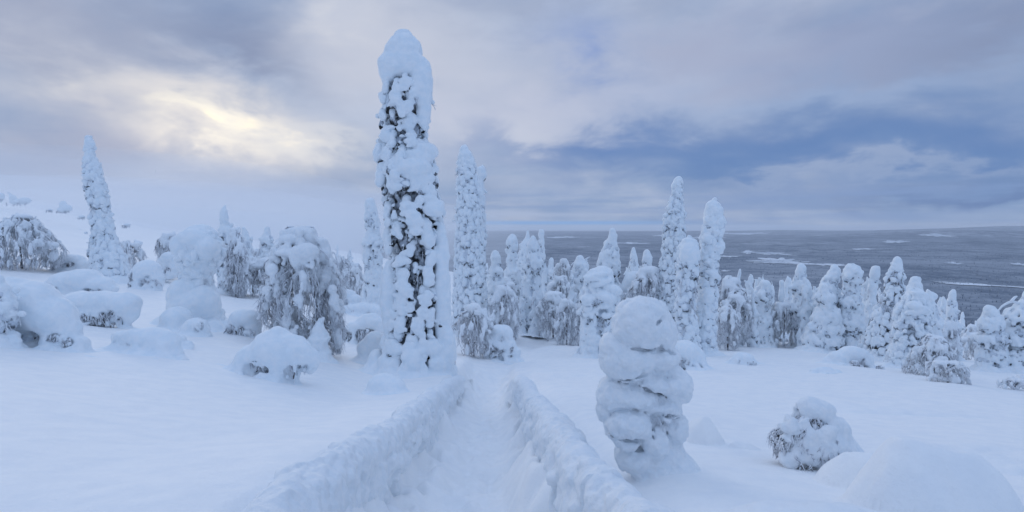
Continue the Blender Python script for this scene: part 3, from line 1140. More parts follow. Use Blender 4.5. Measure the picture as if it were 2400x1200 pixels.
def birch(label, rows, base=None, depth=None, seed=1, n=260, caps=(), rad=1.0, snow=0.6, trunk=(), group=None, name='frosted_birch', cat='tree',
          lean=0.0, arms=(), skew=0.0, clump=0.0, dens_top=0.55, blotch=40):
    """A weeping frosted birch: bowed limbs, curtains of hanging frosted twigs, snow on the top."""
    rng = np.random.default_rng(seed)
    bx, by = base if base else ((rows[-1][1] + rows[-1][2]) / 2, rows[-1][0])
    Y = depth or depth_at(bx, by)
    pr = Profile(rows, Y)
    k = Y / F
    gx = (bx - 1200) * k
    gz = float(ground_z(np.array(gx), np.array(Y)))
    root = thing(name, label, cat, (gx, Y, gz), group)
    if gz < pr.z0 - 0.05 and not trunk:
        pr.z = np.concatenate([[gz + 0.02], pr.z])
        pr.x = np.concatenate([[pr.x[0]], pr.x])
        pr.r = np.concatenate([[pr.r[0] * 0.95], pr.r])
        pr.z0 = pr.z[0]
    H = pr.z1 - pr.z0
    rt = max(0.010, 0.00060 * Y) * rad
    S, Rr = [], []
    ends = []
    nn = 6
    t = np.linspace(0, 1, nn)[:, None]
    t4 = np.linspace(0, 1, 4)[:, None]
    S2, R2 = [], []
    bias = rng.uniform(0, 6.28, 40)
    for i in range(int(n * 0.8)):
        # hang points cluster on bowed limbs
        zt = pr.z0 + H * (1 - (rng.uniform(0, 1) ** 1.15) * 0.88)
        zt = min(max(zt, pr.z0 + 0.12 * H), pr.z1)
        a = bias[i % 24] + rng.normal() * 0.22
        x, r = pr.at(zt)
        f = math.sqrt(rng.uniform(0.12, 1.0))
        p0 = np.array([x + r * f * math.cos(a), Y + r * 0.9 * f * math.sin(a), zt - (f ** 2) * 0.10 * H * (zt > pr.z1 - 0.3 * H)])
        L = min(H * rng.uniform(0.12, 0.34), zt - pr.z0 - 0.02)
        if L < 0.06:
            continue
        x2, r2 = pr.at(max(zt - L, pr.z0))
        o = np.array([math.cos(a), math.sin(a), 0])
        end = np.array([x2 + r2 * min(f * 1.06, 1.0) * math.cos(a), Y + r2 * 0.9 * f * math.sin(a), zt - L])
        c = p0 * (1 - t) + end * t
        c[:, 2] = p0[2] - L * (0.35 * t[:, 0] + 0.65 * t[:, 0] ** 2)
        c += o * (0.12 * L * np.sin(t * math.pi))
        c += rng.normal(size=(1, 3)) * np.array([0.05, 0.05, 0]) * L * np.sin(t * rng.uniform(3, 9))
        S.append(c)
        th = rng.uniform(0.8, 2.0)
        Rr.append(rt * th * (1.15 - 0.75 * t[:, 0]) * (1 + 0.35 * np.sin(np.arange(nn) * 2.3 + rng.uniform(0, 6))))
        for q in range(5):
            j = rng.integers(1, nn - 1)
            l2 = min(L, 0.6) * rng.uniform(0.15, 0.42)
            d = np.array([rng.normal() * 0.7, rng.normal() * 0.7, -0.8]) + o * 0.25
            d /= np.linalg.norm(d)
            S2.append(c[j] + d * t4 * l2 + np.array([0, 0, -0.35 * l2]) * t4 ** 2)
            R2.append(rt * 0.9 * (1.1 - 0.8 * t4[:, 0]))
    V, Q = join([tubes(np.array(S), np.array(Rr), 3), tubes(np.array(S2), np.array(R2), 3)])
    part('hanging_twigs', V, Q, M_TWIG, root, 'stuff')
    # rime and snow caught in the curtains, cap of snow on top
    lo = np.array([(pr.x - pr.r).min(), Y - pr.r.max(), pr.z0]) - 0.3
    hi = np.array([(pr.x + pr.r).max(), Y + pr.r.max(), pr.z1]) + 0.35
    for b in caps:
        c = P(b[0], b[1], Y)
        e = np.array([b[2] * k, b[2] * k, b[3] * k]) + 0.12
        lo, hi = np.minimum(lo, c - e), np.maximum(hi, c + e)
    h = vox(Y, 1.0)
    fld = Field(lo, hi, h, seed)
    main = S
    for i in range(int(blotch * 3.4)):
        c = main[rng.integers(len(main))][rng.integers(0, 4)]
        if rng.uniform() > 0.25 + 0.9 * (c[2] - pr.z0) / H:
            continue
        w = rng.uniform(0.035, 0.10) * min(1.6, max(0.7, H / 2.2))
        w = max(w, 1.3 * h)
        fld.add(paw(rng, c, (rng.uniform(-.25, .25), rng.uniform(-.25, .25), -1), (rng.uniform(-1, 1), -1, 0), w * rng.uniform(1.5, 3.4), w, w * 0.8, 4), 0.02, 0.02)
    for b in caps:
        c = P(b[0], b[1], Y) + np.array([0, b[4] if len(b) > 4 else 0, 0])
        fld.add([(c, (b[2] * k, min(b[2] * k, 0.8 * max(b[2], b[3]) * k), b[3] * k), None)], 0, 0.06)
    fld.roughen([(0.3, 0.03), (0.11, 0.02), (0.05, 0.012)])
    V, Q = fld.mesh()
    part('snow_cap', V, Q, M_RIME, root)
    # trunk and bowed limbs
    xt = pr.at(pr.z1 - 0.25 * H)[0]
    t8 = np.linspace(0, 1, 8)[:, None]
    a, b = np.array([gx, Y, gz - 0.3]), np.array([float(xt), Y, pr.z1 - 0.12 * H])
    stem = a * (1 - t8) + b * t8 + np.array([0.12 * H * lean, 0, 0]) * np.sin(t8 * math.pi)
    if trunk:
        sg = np.array([P(u, v, Y) for u, v in trunk])
        ii = np.linspace(0, 1, len(sg))
        stem = np.stack([np.interp(t8[:, 0], ii, sg[:, c]) for c in range(3)], 1)
    V, Q = tubes(stem[None], np.linspace(0.022 * H ** 0.7 + 0.015, 0.018, 8)[None], 7)
    part('trunk', V, Q, M_BARK, root)
    LS, LR = [], []
    for i in range(14):
        a = bias[i]
        j = rng.integers(3, 8)
        zt = pr.z0 + H * rng.uniform(0.55, 0.93)
        x, r = pr.at(zt)
        e = np.array([x + 0.85 * r * math.cos(a), Y + 0.8 * r * math.sin(a), zt - 0.1 * H])
        t9 = np.linspace(0, 1, 9)[:, None]
        c = stem[j] * (1 - t9) + e * t9
        c[:, 2] += 0.18 * H * np.sin(t9[:, 0] * math.pi)
        c[:, 2] = np.minimum(c[:, 2], pr.z1)
        LS.append(c)
        LR.append(np.linspace(0.03, 0.014, 9) * max(0.8, rad) * (1 + 0.02 * Y))
    V, Q = tubes(np.array(LS), np.array(LR), 5)
    part('limbs', V, Q, M_TWIG, root)
    return root

# ------------------------------------------------------------------ the plain far below
PLAIN_Z = -236.0


def plain_z(x, y):
    t = x / y
    z = PLAIN_Z + 9 * vnoise(x, y, 900.0, 21) + 22 * vnoise(x, y, 4200.0, 22) * sstep(3000, 9000, y)
    z = z + 330 * np.exp(-((t - 0.95) / 0.33) ** 2) * np.exp(-((y - 26000) / 7000) ** 2) * (1 + 0.25 * vnoise(x, y, 5200, 23))
    z = z + 150 * np.exp(-((t - 0.80) / 0.30) ** 2) * np.exp(-((y - 12500) / 3200) ** 2) * (1 + 0.3 * vnoise(x, y, 2600, 24))
    z = z + 90 * np.exp(-((t - 0.45) / 0.30) ** 2) * np.exp(-((y - 33000) / 5000) ** 2) * (1 + 0.3 * vnoise(x, y, 3000, 25))
    return z


def build_plain():
    t = np.concatenate([np.linspace(-3, -1.2, 20), np.linspace(-1.15, 1.15, 220), np.linspace(1.2, 3, 20)])
    y = np.exp(np.arange(math.log(1380), math.log(60000), 0.02))
    X, Y = t[None, :] * y[:, None], np.broadcast_to(y[:, None], (len(y), len(t)))
    Z = plain_z(X, Y)
    V = np.stack([X, Y, Z], -1).reshape(-1, 3)
    i, j = np.meshgrid(np.arange(len(y) - 1), np.arange(len(t) - 1), indexing='ij')
    a = i * len(t) + j
    Q = np.stack([a, a + 1, a + len(t) + 1, a + len(t)], -1).reshape(-1, 4)
    o = bpy.data.objects.new('plain', mesh_np('plain', V, Q, M_WOODS))
    COL.objects.link(o)
    o['kind'] = 'structure'

    # far woods on the lower slope and the near plain: tens of thousands of small frosted trees in one mass
    rng = np.random.default_rng(77)
    n = 25000
    yy = np.exp(rng.uniform(math.log(230), math.log(9000), n))
    tt = rng.uniform(-0.25, 1.15, n)
    xx = tt * yy
    k = 7000
    y2 = np.exp(rng.uniform(math.log(150), math.log(1100), k))
    t2 = rng.uniform(0.45, 1.25, k)
    yy, tt = np.concatenate([yy, y2]), np.concatenate([tt, t2])
    xx, n = tt * yy, n + k
    dens = vnoise(xx, yy, 160.0, 31) + 0.6 * vnoise(xx, yy, 60.0, 32)
    keep = (dens > -0.75) & ((yy > 500) | (tt > 0.45) | (rng.uniform(0, 1, n) < 0.35))
    xx, yy, tt = xx[keep], yy[keep], tt[keep]
    zg = np.where(yy < 1400, ground_z(xx, np.minimum(yy, 1499)), plain_z(xx, yy))
    n = len(xx)
    hh = rng.uniform(4, 9, n) * np.where(yy > 1500, 0.8, 1.0)
    rr = hh * rng.uniform(0.14, 0.26, n) * np.where(yy > 1800, 1.6, 1.0) * np.where(yy > 4000, 1.8, 1.0)
    a = np.arange(3) * math.pi * 2 / 3 + rng.uniform(0, 6.28, n)[:, None]
    def ring(f, up):
        return np.stack([xx[:, None] + f * rr[:, None] * np.cos(a), yy[:, None] + f * rr[:, None] * np.sin(a), np.broadcast_to((zg + up)[:, None], (n, 3))], -1)
    V = np.concatenate([ring(1.0, -1.0), ring(0.75, 0.55 * hh), ring(0.10, hh)], 1).reshape(-1, 3)
    q = []
    for lv in (0, 3):
        for k in range(3):
            k2 = (k + 1) % 3
            q.append([lv + k, lv + k2, lv + 3 + k2, lv + 3 + k])
    Q = (np.arange(n)[:, None, None] * 9 + np.array(q)[None]).reshape(-1, 4)
    m2, g, b = material('far_frosted_trees')
    geo = g.n('ShaderNodeNewGeometry')
    nz = g.noise(geo.outputs['Position'], 1 / 14.0, 3.0, 0.6)
    nl = g.noise(geo.outputs['Position'], 1 / 260.0, 3.0, 0.6)
    g.put(b.inputs['Base Color'], g.mix(g.rng(g.m('ADD', g.m('MULTIPLY', nz, 0.6), g.m('MULTIPLY', nl, 0.5)), 0.42, 0.66), (0.115, 0.15, 0.205), (0.40, 0.44, 0.50)))
    b.inputs['Roughness'].default_value = 0.95
    o = bpy.data.objects.new('distant_forest', mesh_np('distant_forest', V, Q, m2, False))
    COL.objects.link(o)
    o['kind'] = 'stuff'

    # open frozen bogs and clearings
    mb = snow_material('bog_snow', (0.42, 0.47, 0.54), (0.78, 0.82, 0.87), 0.006, 0.5)
    rng = np.random.default_rng(3)
    for (px, py, w, hgt, tilt) in [(1832, 613, 62, 6, 0.03), (1918, 622, 55, 3, 0.06), (1752, 591, 14, 2.5, 0), (1806, 594, 44, 2.5, 0.06), (1700, 601, 26, 1.8, 0),
                                   (2030, 587, 26, 1.6, 0), (2100, 574, 26, 1.4, 0), (2238, 618, 18, 2, 0.05), (2386, 620, 16, 2, 0.05), (2300, 669, 110, 2.2, 0.06),
                                   (1730, 549, 60, 1.6, 0.0), (1655, 556, 30, 1.2, 0.0), (1330, 556, 34, 1.6, -0.02), (1480, 570, 40, 1.4, 0.02), (1560, 552, 36, 1.2, 0.02),
                                   (1240, 566, 26, 1.2, 0), (1700, 637, 8, 2.0, 0), (1960, 556, 70, 1.2, 0.0), (2200, 566, 40, 1.1, 0.02)]:
        n = 96
        th = np.arange(n) * 2 * math.pi / n
        ph = rng.uniform(0, 90)
        rad = 1 + 0.45 * vnoise(np.cos(th) * 1.5 + ph, np.sin(th) * 1.5 + ph, 1.0, 3) + 0.55 * vnoise(np.cos(th) * 6 + ph, np.sin(th) * 6 + ph, 1.0, 4)
        rad = np.maximum(rad, 0.2)
        qx = px + w * rad * np.cos(th)
        qy = py + hgt * rad * np.sin(th) + tilt * (qx - px)
        Yd = -(PLAIN_Z - ZC) * F / (qy - HORIZ)
        Xd = (qx - 1200) / F * Yd
        c = np.array([[Xd.mean(), Yd.mean()]])
        X2, Y2 = np.concatenate([Xd, c[:, 0]]), np.concatenate([Yd, c[:, 1]])
        zz = plain_z(X2, Y2)
        zz = zz + 2.5
        V = np.stack([X2, Y2, zz], -1)
        T = np.stack([np.full(n, n), np.arange(n), (np.arange(n) + 1) % n], 1)
        T = T[:, ::-1] if False else T
        o = bpy.data.objects.new('frozen_bog', mesh_np('frozen_bog', V, T, mb, False))
        COL.objects.link(o)
        o['kind'] = 'structure'


build_plain()

# ------------------------------------------------------------------ air
HAZE_DENSITY = 2.4e-5


def volume_box(name, V, Q, density, color, aniso=0.0):
    m = bpy.data.materials.new(name)
    m.use_nodes = True
    nt = m.node_tree
    nt.nodes.clear()
    pv = nt.nodes.new('ShaderNodeVolumePrincipled')
    pv.inputs['Density'].default_value = density
    pv.inputs['Color'].default_value = (*color, 1)
    pv.inputs['Anisotropy'].default_value = aniso
    out = nt.nodes.new('ShaderNodeOutputMaterial')
    nt.links.new(pv.outputs[0], out.inputs['Volume'])
    o = bpy.data.objects.new(name, mesh_np(name, V, Q, m, False))
    COL.objects.link(o)
    o['kind'] = 'stuff'
    return o


BOXQ = np.array([[0, 2, 3, 1], [4, 5, 7, 6], [0, 1, 5, 4], [2, 6, 7, 3], [0, 4, 6, 2], [1, 3, 7, 5]])


def box_v(x0, x1, y0, y1, z0, z1):
    return np.array([[x, y, z] for z in (z0, z1) for y in (y0, y1) for x in (x0, x1)], float)


volume_box('haze', box_v(-185000, 185000, -400, 61000, -420, 245), BOXQ, HAZE_DENSITY, (0.90, 0.94, 1.0))


def fog_bank():
    """A bank of freezing fog lying on the fell side to the left."""
    nu, nv = 40, 20
    for grow, rz, dens in ((0.86, 11.0, 0.0045), (1.0, 19.0, 0.0045), (1.14, 25.0, 0.003)):
        c, r = np.array([-150.0, 240.0, -1.0]), np.array([134.0 * grow, 180.0 * grow, rz])
        V, Q = [], []
        for i in range(nv + 1):
            th = math.pi * min(max(i, 0.02), nv - 0.02) / nv
            for j in range(nu):
                ph = 2 * math.pi * j / nu
                d = np.array([math.sin(th) * math.cos(ph), math.sin(th) * math.sin(ph), -math.cos(th)])
                V.append(c + r * d * (1 + 0.05 * math.sin(3 * ph + 2 * th) + 0.04 * math.sin(5 * ph - 3 * th)))
        for i in range(nv):
            for j in range(nu):
                j2 = (j + 1) % nu
                Q.append([i * nu + j, i * nu + j2, (i + 1) * nu + j2, (i + 1) * nu + j])
        volume_box('fog', np.array(V), np.array(Q), dens, (0.97, 0.98, 1.0))


fog_bank()

# ------------------------------------------------------------------ railings along the trodden path
def railing(side, label, y0, y1, seed):
    rng = np.random.default_rng(seed)
    off = 0.83 * side

    def top(y):
        return -0.209 * y + ZC - 0.72 - 0.10 * sstep(12.0, 17.0, y) + 0.03 * float(vnoise(np.array(y), np.array(0.0), 1.3, seed))
    cx = lambda y: path_x(y) + off + 0.05 * float(vnoise(np.array(y), np.array(3.0), 1.7, seed + 1))
    ym = 0.5 * (y0 + y1)
    root = thing('snow_covered_railing', label, 'railing', (cx(ym), ym, -0.209 * ym))
    cuts = [y0, 3.2, 5.0, 8.0, 12.0, y1]
    for a, b in zip(cuts[:-1], cuts[1:]):
        h = max(0.0135, 0.0031 * a)
        ys = np.arange(a - 0.4, b + 0.4, 0.16)
        ys = ys[(ys > y0 - 0.01) & (ys < y1 + 0.01)]
        pts = np.array([[cx(y), y, top(y)] for y in ys])
        lo, hi = pts.min(0) - 0.6, pts.max(0) + 0.35
        lo[1], hi[1] = a - 0.02, b + 0.02
        lo[2] -= 0.45
        f = Field(lo, hi, h, seed + int(a * 10))
        r2 = np.random.default_rng(seed * 7)
        allr = {}
        for y in np.arange(y0 - 2, y1 + 2, 0.16):
            allr[round(float(y), 2)] = r2.uniform(0.0, 1.0, 12)
        keys = np.array(sorted(allr))
        for y, p in zip(ys, pts):
            u = allr[float(keys[np.argmin(np.abs(keys - y))])]
            w = 0.130 + 0.045 * u[0]
            f.add([(p + np.array([0.03 * (u[1] - .5), 0, -w * 0.9]), (w, 0.20, w * 0.95), None)], 0, 0.05)
            # snow plastered on the inner face, hanging lower here and there
            dep = 0.14 + 0.55 * max(0.0, float(vnoise(np.array(y), np.array(9.0), 0.75, seed + 2))) + 0.10 * u[2]
            f.add([(p + np.array([-side * (0.07 + 0.04 * u[3]), 0, -0.24 - dep * 0.5]), (0.075 + 0.035 * u[4], 0.11 + 0.06 * u[8], dep * 0.75), None)], 0, 0.04)
            # outer face
            f.add([(p + np.array([side * 0.07, 0, -0.27 - 0.1 * u[5]]), (0.10 + 0.03 * u[6], 0.18, 0.22), None)], 0, 0.06)
            if u[7] > 0.72:   # buried post
                f.add([(p + np.array([-side * 0.02, 0, -0.62]), (0.09, 0.10, 0.42), None)], 0, 0.05)
            if u[9] > 0.55:
                f.add([(p + np.array([-side * (0.10 + 0.06 * u[10]), 0, -0.18 - 0.3 * u[11]]), (0.06, 0.07, 0.06), None)], 0, 0.03)
        for y, p in zip(ys, pts):          # hollows melted out behind the hanging snow
            u = allr[float(keys[np.argmin(np.abs(keys - y))])]
            if u[10] > 0.62:
                f.cut([(p + np.array([-side * (0.20 + 0.05 * u[1]), 0, -0.34 - 0.28 * u[3]]), (0.12, 0.07 + 0.10 * u[5], 0.06 + 0.12 * u[6]), None)], 0.03)
        f.roughen([(0.9, 0.040), (0.33, 0.028), (0.13, 0.020), (0.055, 0.016), (0.027, 0.009)])
        V, Q = f.mesh()
        part('snow_cover', V, Q, M_RIME, root)
    # the wooden rail inside
    yy = np.linspace(y0 + 0.05, y1 - 0.1, 12)
    pts = np.array([[cx(y), y, top(y) - 0.24] for y in yy])
    V, Q = tubes(pts[None], np.full((1, 12), 0.055), 4)
    part('handrail', V, Q, M_WOOD, root)
    for y in np.arange(y0 + 0.8, y1, 2.1):
        pts = np.array([[cx(y), y, top(y) - 0.2 - t * 1.0] for t in np.linspace(0, 1, 4)])
        V, Q = tubes(pts[None], np.full((1, 4), 0.05), 4)
        part('post', V, Q, M_WOOD, root)


railing(-1, 'snow-buried railing on the left of the trodden path, flush with the smooth drift', 1.0, 16.6, 11)
railing(1, 'snow-buried railing on the right of the trodden path, beside the stacked snow figure', 1.0, 15.8, 23)


# ------------------------------------------------------------------ the stacked snow figure right of the path
def snow_figure():
    Y = depth_at(1510, 1106)
    k = Y / F
    x0, z0 = (1510 - 1200) * k, float(ground_z(np.array((1510 - 1200) * k), np.array(Y)))
    root = thing('snow_figure', 'small tree buried in stacked rounded snow tiers beside the right railing', 'snow-covered tree', (x0, Y, z0))
    # tiers: (px, py, rx, ry, depth offset, depth radius)
    tiers = [
        ([(1503, 752, 69, 62, 0, 66), (1528, 775, 60, 50, .02, 60), (1552, 788, 34, 36, .04, 50), (1476, 772, 42, 40, 0, 50), (1512, 800, 50, 22, 0, 50)], [(1530, 748, 22, 4.5, -35, 62)]),
        ([(1438, 816, 32, 36, .03, 45), (1478, 838, 62, 40, 0, 62), (1540, 836, 54, 26, .02, 58), (1474, 868, 50, 26, .02, 55), (1430, 846, 22, 30, .03, 40)], []),
        ([(1556, 899, 62, 27, .02, 58), (1594, 905, 28, 36, .03, 46), (1522, 893, 38, 15, 0, 48), (1580, 930, 36, 22, .05, 40)], []),
        ([(1440, 930, 42, 42, .05, 50), (1488, 930, 64, 34, .03, 64), (1548, 948, 48, 22, .03, 52), (1424, 962, 28, 40, .08, 38), (1578, 962, 24, 16, .04, 34)], []),
        ([(1472, 985, 52, 38, -.06, 50), (1444, 1000, 32, 30, -.02, 36), (1500, 1000, 26, 24, -.05, 34)], []),
        ([(1472, 1034, 30, 20, -.02, 32), (1448, 1022, 22, 18, 0, 26)], []),
        ([(1590, 1010, 30, 38, .05, 42), (1560, 1000, 28, 26, .06, 34)], []),
        ([(1534, 1036, 38, 42, 0, 44), (1546, 1010, 22, 30, .02, 34)], []),
        ([(1556, 975, 20, 12, -.02, 30), (1530, 968, 16, 11, -.03, 24)], []),
        ([(1575, 1080, 44, 50, .1, 50), (1500, 1080, 56, 40, .1, 60), (1545, 1088, 56, 28, .1, 60), (1598, 1096, 36, 20, .1, 50), (1510, 960, 50, 90, .12, 46)], []),
    ]
    tiers.append(([(1512, 870, 62, 120, .12, 52), (1520, 980, 60, 110, .14, 52), (1560, 875, 34, 40, .10, 44)], []))
    lo, hi = P(1370, 1150, Y) - np.array([0, 0.42, 0.05]), P(1690, 672, Y) + np.array([0, 0.62, 0.05])
    f = Field(lo, hi, 0.0098, 301)
    for i, (bl, gr) in enumerate(tiers):
        sh = 0.97 if i != 9 else 0.92
        B = [(P(b[0], b[1], Y) + np.array([0, b[4], 0]), (sh * b[2] * k, sh * b[5] * k, sh * b[3] * k), None) for b in bl]
        f.add(B, 0.05, 0.016 if i < 9 else 0.05)
    f.roughen([(0.30, 0.020), (0.11, 0.012)])
    # clefts where one load of snow overhangs the next: (px, py, rx, ry, tilt)
    for gx, gy, rx, ry, ang in [(1536, 744, 15, 2, -38), (1500, 812, 26, 3, 3), (1532, 808, 12, 5, -10), (1558, 818, 20, 4, 22), (1500, 872, 24, 4, -10), (1458, 884, 22, 3, -14), (1562, 878, 14, 5, -10),
                                (1520, 908, 26, 4, 24), (1556, 926, 24, 4, 26), (1532, 972, 12, 9, 20), (1566, 968, 18, 4, -6), (1524, 1004, 5, 20, 6), (1562, 1012, 4, 22, -20), (1470, 1022, 26, 4, 8), (1490, 1050, 20, 4, 12), (1424, 1006, 16, 4, 40)]:
        c = P(gx, gy, Y)
        j = np.clip(((c - f.lo) / f.h).astype(int), 0, f.n - 1)
        col = np.nonzero(f.F[j[0], :, j[2]] < 0)[0]
        yf = f.lo[1] + f.h * col[0] if len(col) else Y
        an = R(ang)
        ax = np.array([math.cos(an), 0, -math.sin(an)])
        for q in (-0.5, 0.0, 0.5):
            cc = np.array([c[0], yf + 0.01, c[2]]) + ax * q * rx * k + np.array([0, 0, f.rng.uniform(-.3, .3) * ry * k])
            f.cut([(cc, (0.024 if gy < 760 else 0.045, ry * k * f.rng.uniform(0.7, 1.3), 0.62 * rx * k), basis(ax, (0, -1, 0)))], 0.012)
    f.roughen([(0.050, 0.012), (0.024, 0.008)])
    f.blend_ground(0.16)
    V, Q = f.mesh()
    part('snow_cover', V, Q, M_RIME, root)
    pts = np.array([P(1512 + 4 * math.sin(j), 1120 - j * 45, Y) + np.array([0, 0.1, 0]) for j in range(9)])
    V, Q = tubes(pts[None], np.linspace(0.06, 0.03, 9)[None], 6)
    part('trunk', V, Q, M_BARK, root)
    rng = np.random.default_rng(8)
    P0, O0 = [], []
    for (a, b) in [(1523, 806), (1508, 873), (1560, 880), (1530, 925), (1500, 905), (1530, 974), (1562, 968), (1456, 810), (1545, 982)]:
        for _ in range(6):
            P0.append(P(a + rng.uniform(-10, 10), b + rng.uniform(-3, 3), Y) + np.array([0, -0.07, 0]))
            O0.append(np.array([rng.uniform(-1, 1), -0.5, -0.3]))
    V, Q = twig_sprays(rng, P0, O0, 0.07, 0.006, 3, 0.3)
    part('twigs', V, Q, M_TWIG, root, 'stuff')


snow_figure()

# ------------------------------------------------------------------ the giant spruce
GIANT = [(93, 935, 962), (100, 920, 975), (112, 911, 982), (140, 902, 988), (165, 897, 999), (190, 896, 1009), (215, 895, 1016), (240, 890, 1010), (265, 889, 1006), (288, 893, 1000),
         (300, 912, 1000), (320, 893, 1008), (340, 884, 1012), (370, 885, 1020), (400, 886, 1030), (430, 892, 1030), (450, 900, 1030), (470, 900, 1040),
         (500, 902, 1042), (530, 904, 1036), (570, 908, 1036), (620, 910, 1045), (680, 907, 1050), (740, 903, 1055), (800, 896, 1060), (850, 884, 1066), (884, 874, 1072)]
spruce('tallest giant spruce caked in snow with dark clefts, standing left of the path', GIANT, base=(970, 884), seed=4, size=0.40, gap=0.12, crust=0.42, core=0.64, cap=1.0,
       smooth=[(949, 126, 38, 34, .5), (948, 158, 48, 30, .45), (918, 168, 21, 34, .4), (992, 200, 23, 52, .3), (998, 262, 14, 46, .3), (1040, 700, 18, 130, .2), (1036, 600, 15, 70, .25), (920, 700, 19, 84, .25), (1050, 820, 20, 60, .3), (890, 850, 20, 34, .3)],
       hand=[(939, 235, 18, 25, .7), (979, 228, 13, 15, .6), (962, 206, 12, 26, .5), (968, 256, 12, 22, .5), (950, 268, 8, 22, .5), (904, 238, 10, 16, .5), (914, 216, 10, 14, .4), (906, 277, 12, 16, .5), (969, 300, 16, 28, .5), (971, 338, 16, 18, .8), (946, 310, 9, 24, .4),
             (916, 322, 25, 22, .35), (894, 362, 13, 25, .35), (917, 372, 14, 28, .45), (897, 415, 18, 36, .35), (925, 430, 10, 22, .4), (943, 395, 13, 42, .5), (948, 440, 19, 16, .7), (930, 448, 9, 12, .6),
             (992, 388, 39, 60, .25), (985, 434, 26, 22, .35), (1010, 444, 18, 20, .3), (1018, 482, 25, 28, .35), (960, 490, 20, 18, .6), (981, 513, 19, 38, .65), (918, 500, 15, 36, .35), (916, 560, 13, 40, .3), (944, 540, 9, 28, .5), (936, 500, 9, 24, .5),
             (1010, 550, 16, 38, .35), (1016, 610, 13, 30, .3), (954, 604, 19, 23, .8), (951, 632, 12, 12, .7), (964, 634, 9, 14, .7), (950, 659, 18, 16, .8), (966, 675, 16, 16, .8), (952, 692, 12, 14, .6), (955, 710, 16, 22, .6), (974, 716, 8, 18, .6), (1010, 642, 16, 28, .5), (1008, 690, 16, 18, .7), (1002, 722, 12, 16, .5), (1018, 735, 10, 24, .4),
             (930, 740, 13, 30, .4), (950, 752, 14, 22, .5), (992, 752, 15, 26, .5), (937, 822, 28, 58, .45), (978, 828, 21, 56, .5), (1000, 795, 12, 36, .5), (1026, 822, 24, 52, .35), (912, 838, 16, 40, .35), (1006, 845, 10, 30, .45), (958, 850, 9, 32, .45)],
       void=[(898, 302, 20, 14), (1014, 302, 16, 26), (950, 140, 70, 55), (1000, 240, 16, 50)], front=0.30, fuse=True, cleft=True, crumbs=2.6, split=True, twigs=240, apron=1.15)

# ------------------------------------------------------------------ other tall spruces
spruce('second tall straight snow column just right of the giant spruce, with a thin side stem',
       [(348, 1078, 1098), (370, 1070, 1113), (395, 1070, 1118), (450, 1068, 1126), (500, 1067, 1130), (560, 1065, 1133), (620, 1063, 1136), (680, 1060, 1138), (740, 1058, 1138), (792, 1054, 1136)],
       base=(1098, 792), seed=21, size=0.52, gap=0.08, crust=0.50, core=0.82, twigs=90, split=True,
       extra=[[(1129, 398, 9, 8), (1133, 408, 7, 8), (1126, 430, 8, 22), (1127, 480, 9, 40), (1130, 560, 9, 60), (1133, 640, 9, 60)]])
spruce('thin second stem close against the right side of the tall straight snow column',
       [(393, 1118, 1136), (405, 1122, 1140), (425, 1119, 1133), (480, 1118, 1136), (560, 1120, 1140), (650, 1120, 1142), (780, 1112, 1146)], base=(1130, 780), depth=36.5, seed=22, size=0.42, gap=0.1, crust=0.7, core=0.7, twigs=10, apron=0)
spruce('tall thin left-leaning snow column standing alone before the misty hill',
       [(329, 200, 221), (338, 197, 222), (348, 199, 219), (362, 199, 222), (380, 196, 230), (400, 197, 240), (430, 199, 247), (460, 207, 253), (490, 213, 257), (520, 216, 266), (550, 218, 270), (575, 214, 280), (600, 217, 294), (630, 222, 300), (657, 226, 303)],
       seed=31, size=0.50, gap=0.05, crust=0.78, core=0.82, twigs=40, split=True, bare=[(228, 484, 9, 8), (240, 560, 8, 5), (222, 420, 6, 4)], cap=0.9)
spruce('tall spruce with open dark clefts behind the pair of snow pillars right of centre',
       [(421, 1581, 1602), (435, 1574, 1602), (455, 1572, 1599), (490, 1559, 1604), (520, 1553, 1606), (560, 1553, 1609), (600, 1548, 1606), (650, 1541, 1600), (700, 1537, 1600), (740, 1536, 1602), (800, 1532, 1606)],
       base=(1566, 800), seed=41, size=0.44, gap=0.17, crust=0.5, core=0.82, twigs=120, split=True, cap=0.95)
spruce('lumpy pale snow pillar with pillow tiers, right one of the close pair',
       [(476, 1657, 1688), (490, 1650, 1694), (510, 1648, 1695), (540, 1645, 1693), (580, 1638, 1693), (600, 1637, 1686), (650, 1638, 1684), (700, 1633, 1682), (750, 1626, 1678), (800, 1620, 1680), (834, 1616, 1684)],
       seed=42, size=0.50, gap=0.03, crust=0.84, core=0.7, twigs=40, split=True, dens=0.9,
       hand=[(1681, 520, 14, 12, .6), (1682, 545, 13, 14, .6), (1678, 580, 15, 16, .6), (1655, 560, 14, 14, .6), (1660, 610, 18, 12, .6), (1664, 640, 18, 14, .6), (1655, 690, 16, 24, .6)])
spruce('shorter round-topped snow pillar leaning against its lumpy taller twin',
       [(562, 1598, 1630), (575, 1589, 1638), (600, 1585, 1640), (640, 1585, 1636), (690, 1581, 1632), (740, 1582, 1632), (800, 1583, 1642), (836, 1580, 1646)],
       base=(1612, 836), depth=None, seed=43, size=0.46, gap=0.11, crust=0.50, core=0.82, twigs=80, split=True, bare=[(1620, 690, 7, 22), (1590, 660, 5, 12)],
       smooth=[(1612, 595, 24, 28, .4)])
spruce('slender knobbly spruce just left of the giant one',
       [(470, 857, 878), (485, 853, 884), (500, 853, 887), (530, 856, 889), (560, 852, 891), (600, 851, 897), (650, 849, 902), (690, 851, 905), (718, 848, 908)], seed=51, size=0.52, gap=0.11, crust=0.50, core=0.82, twigs=80)

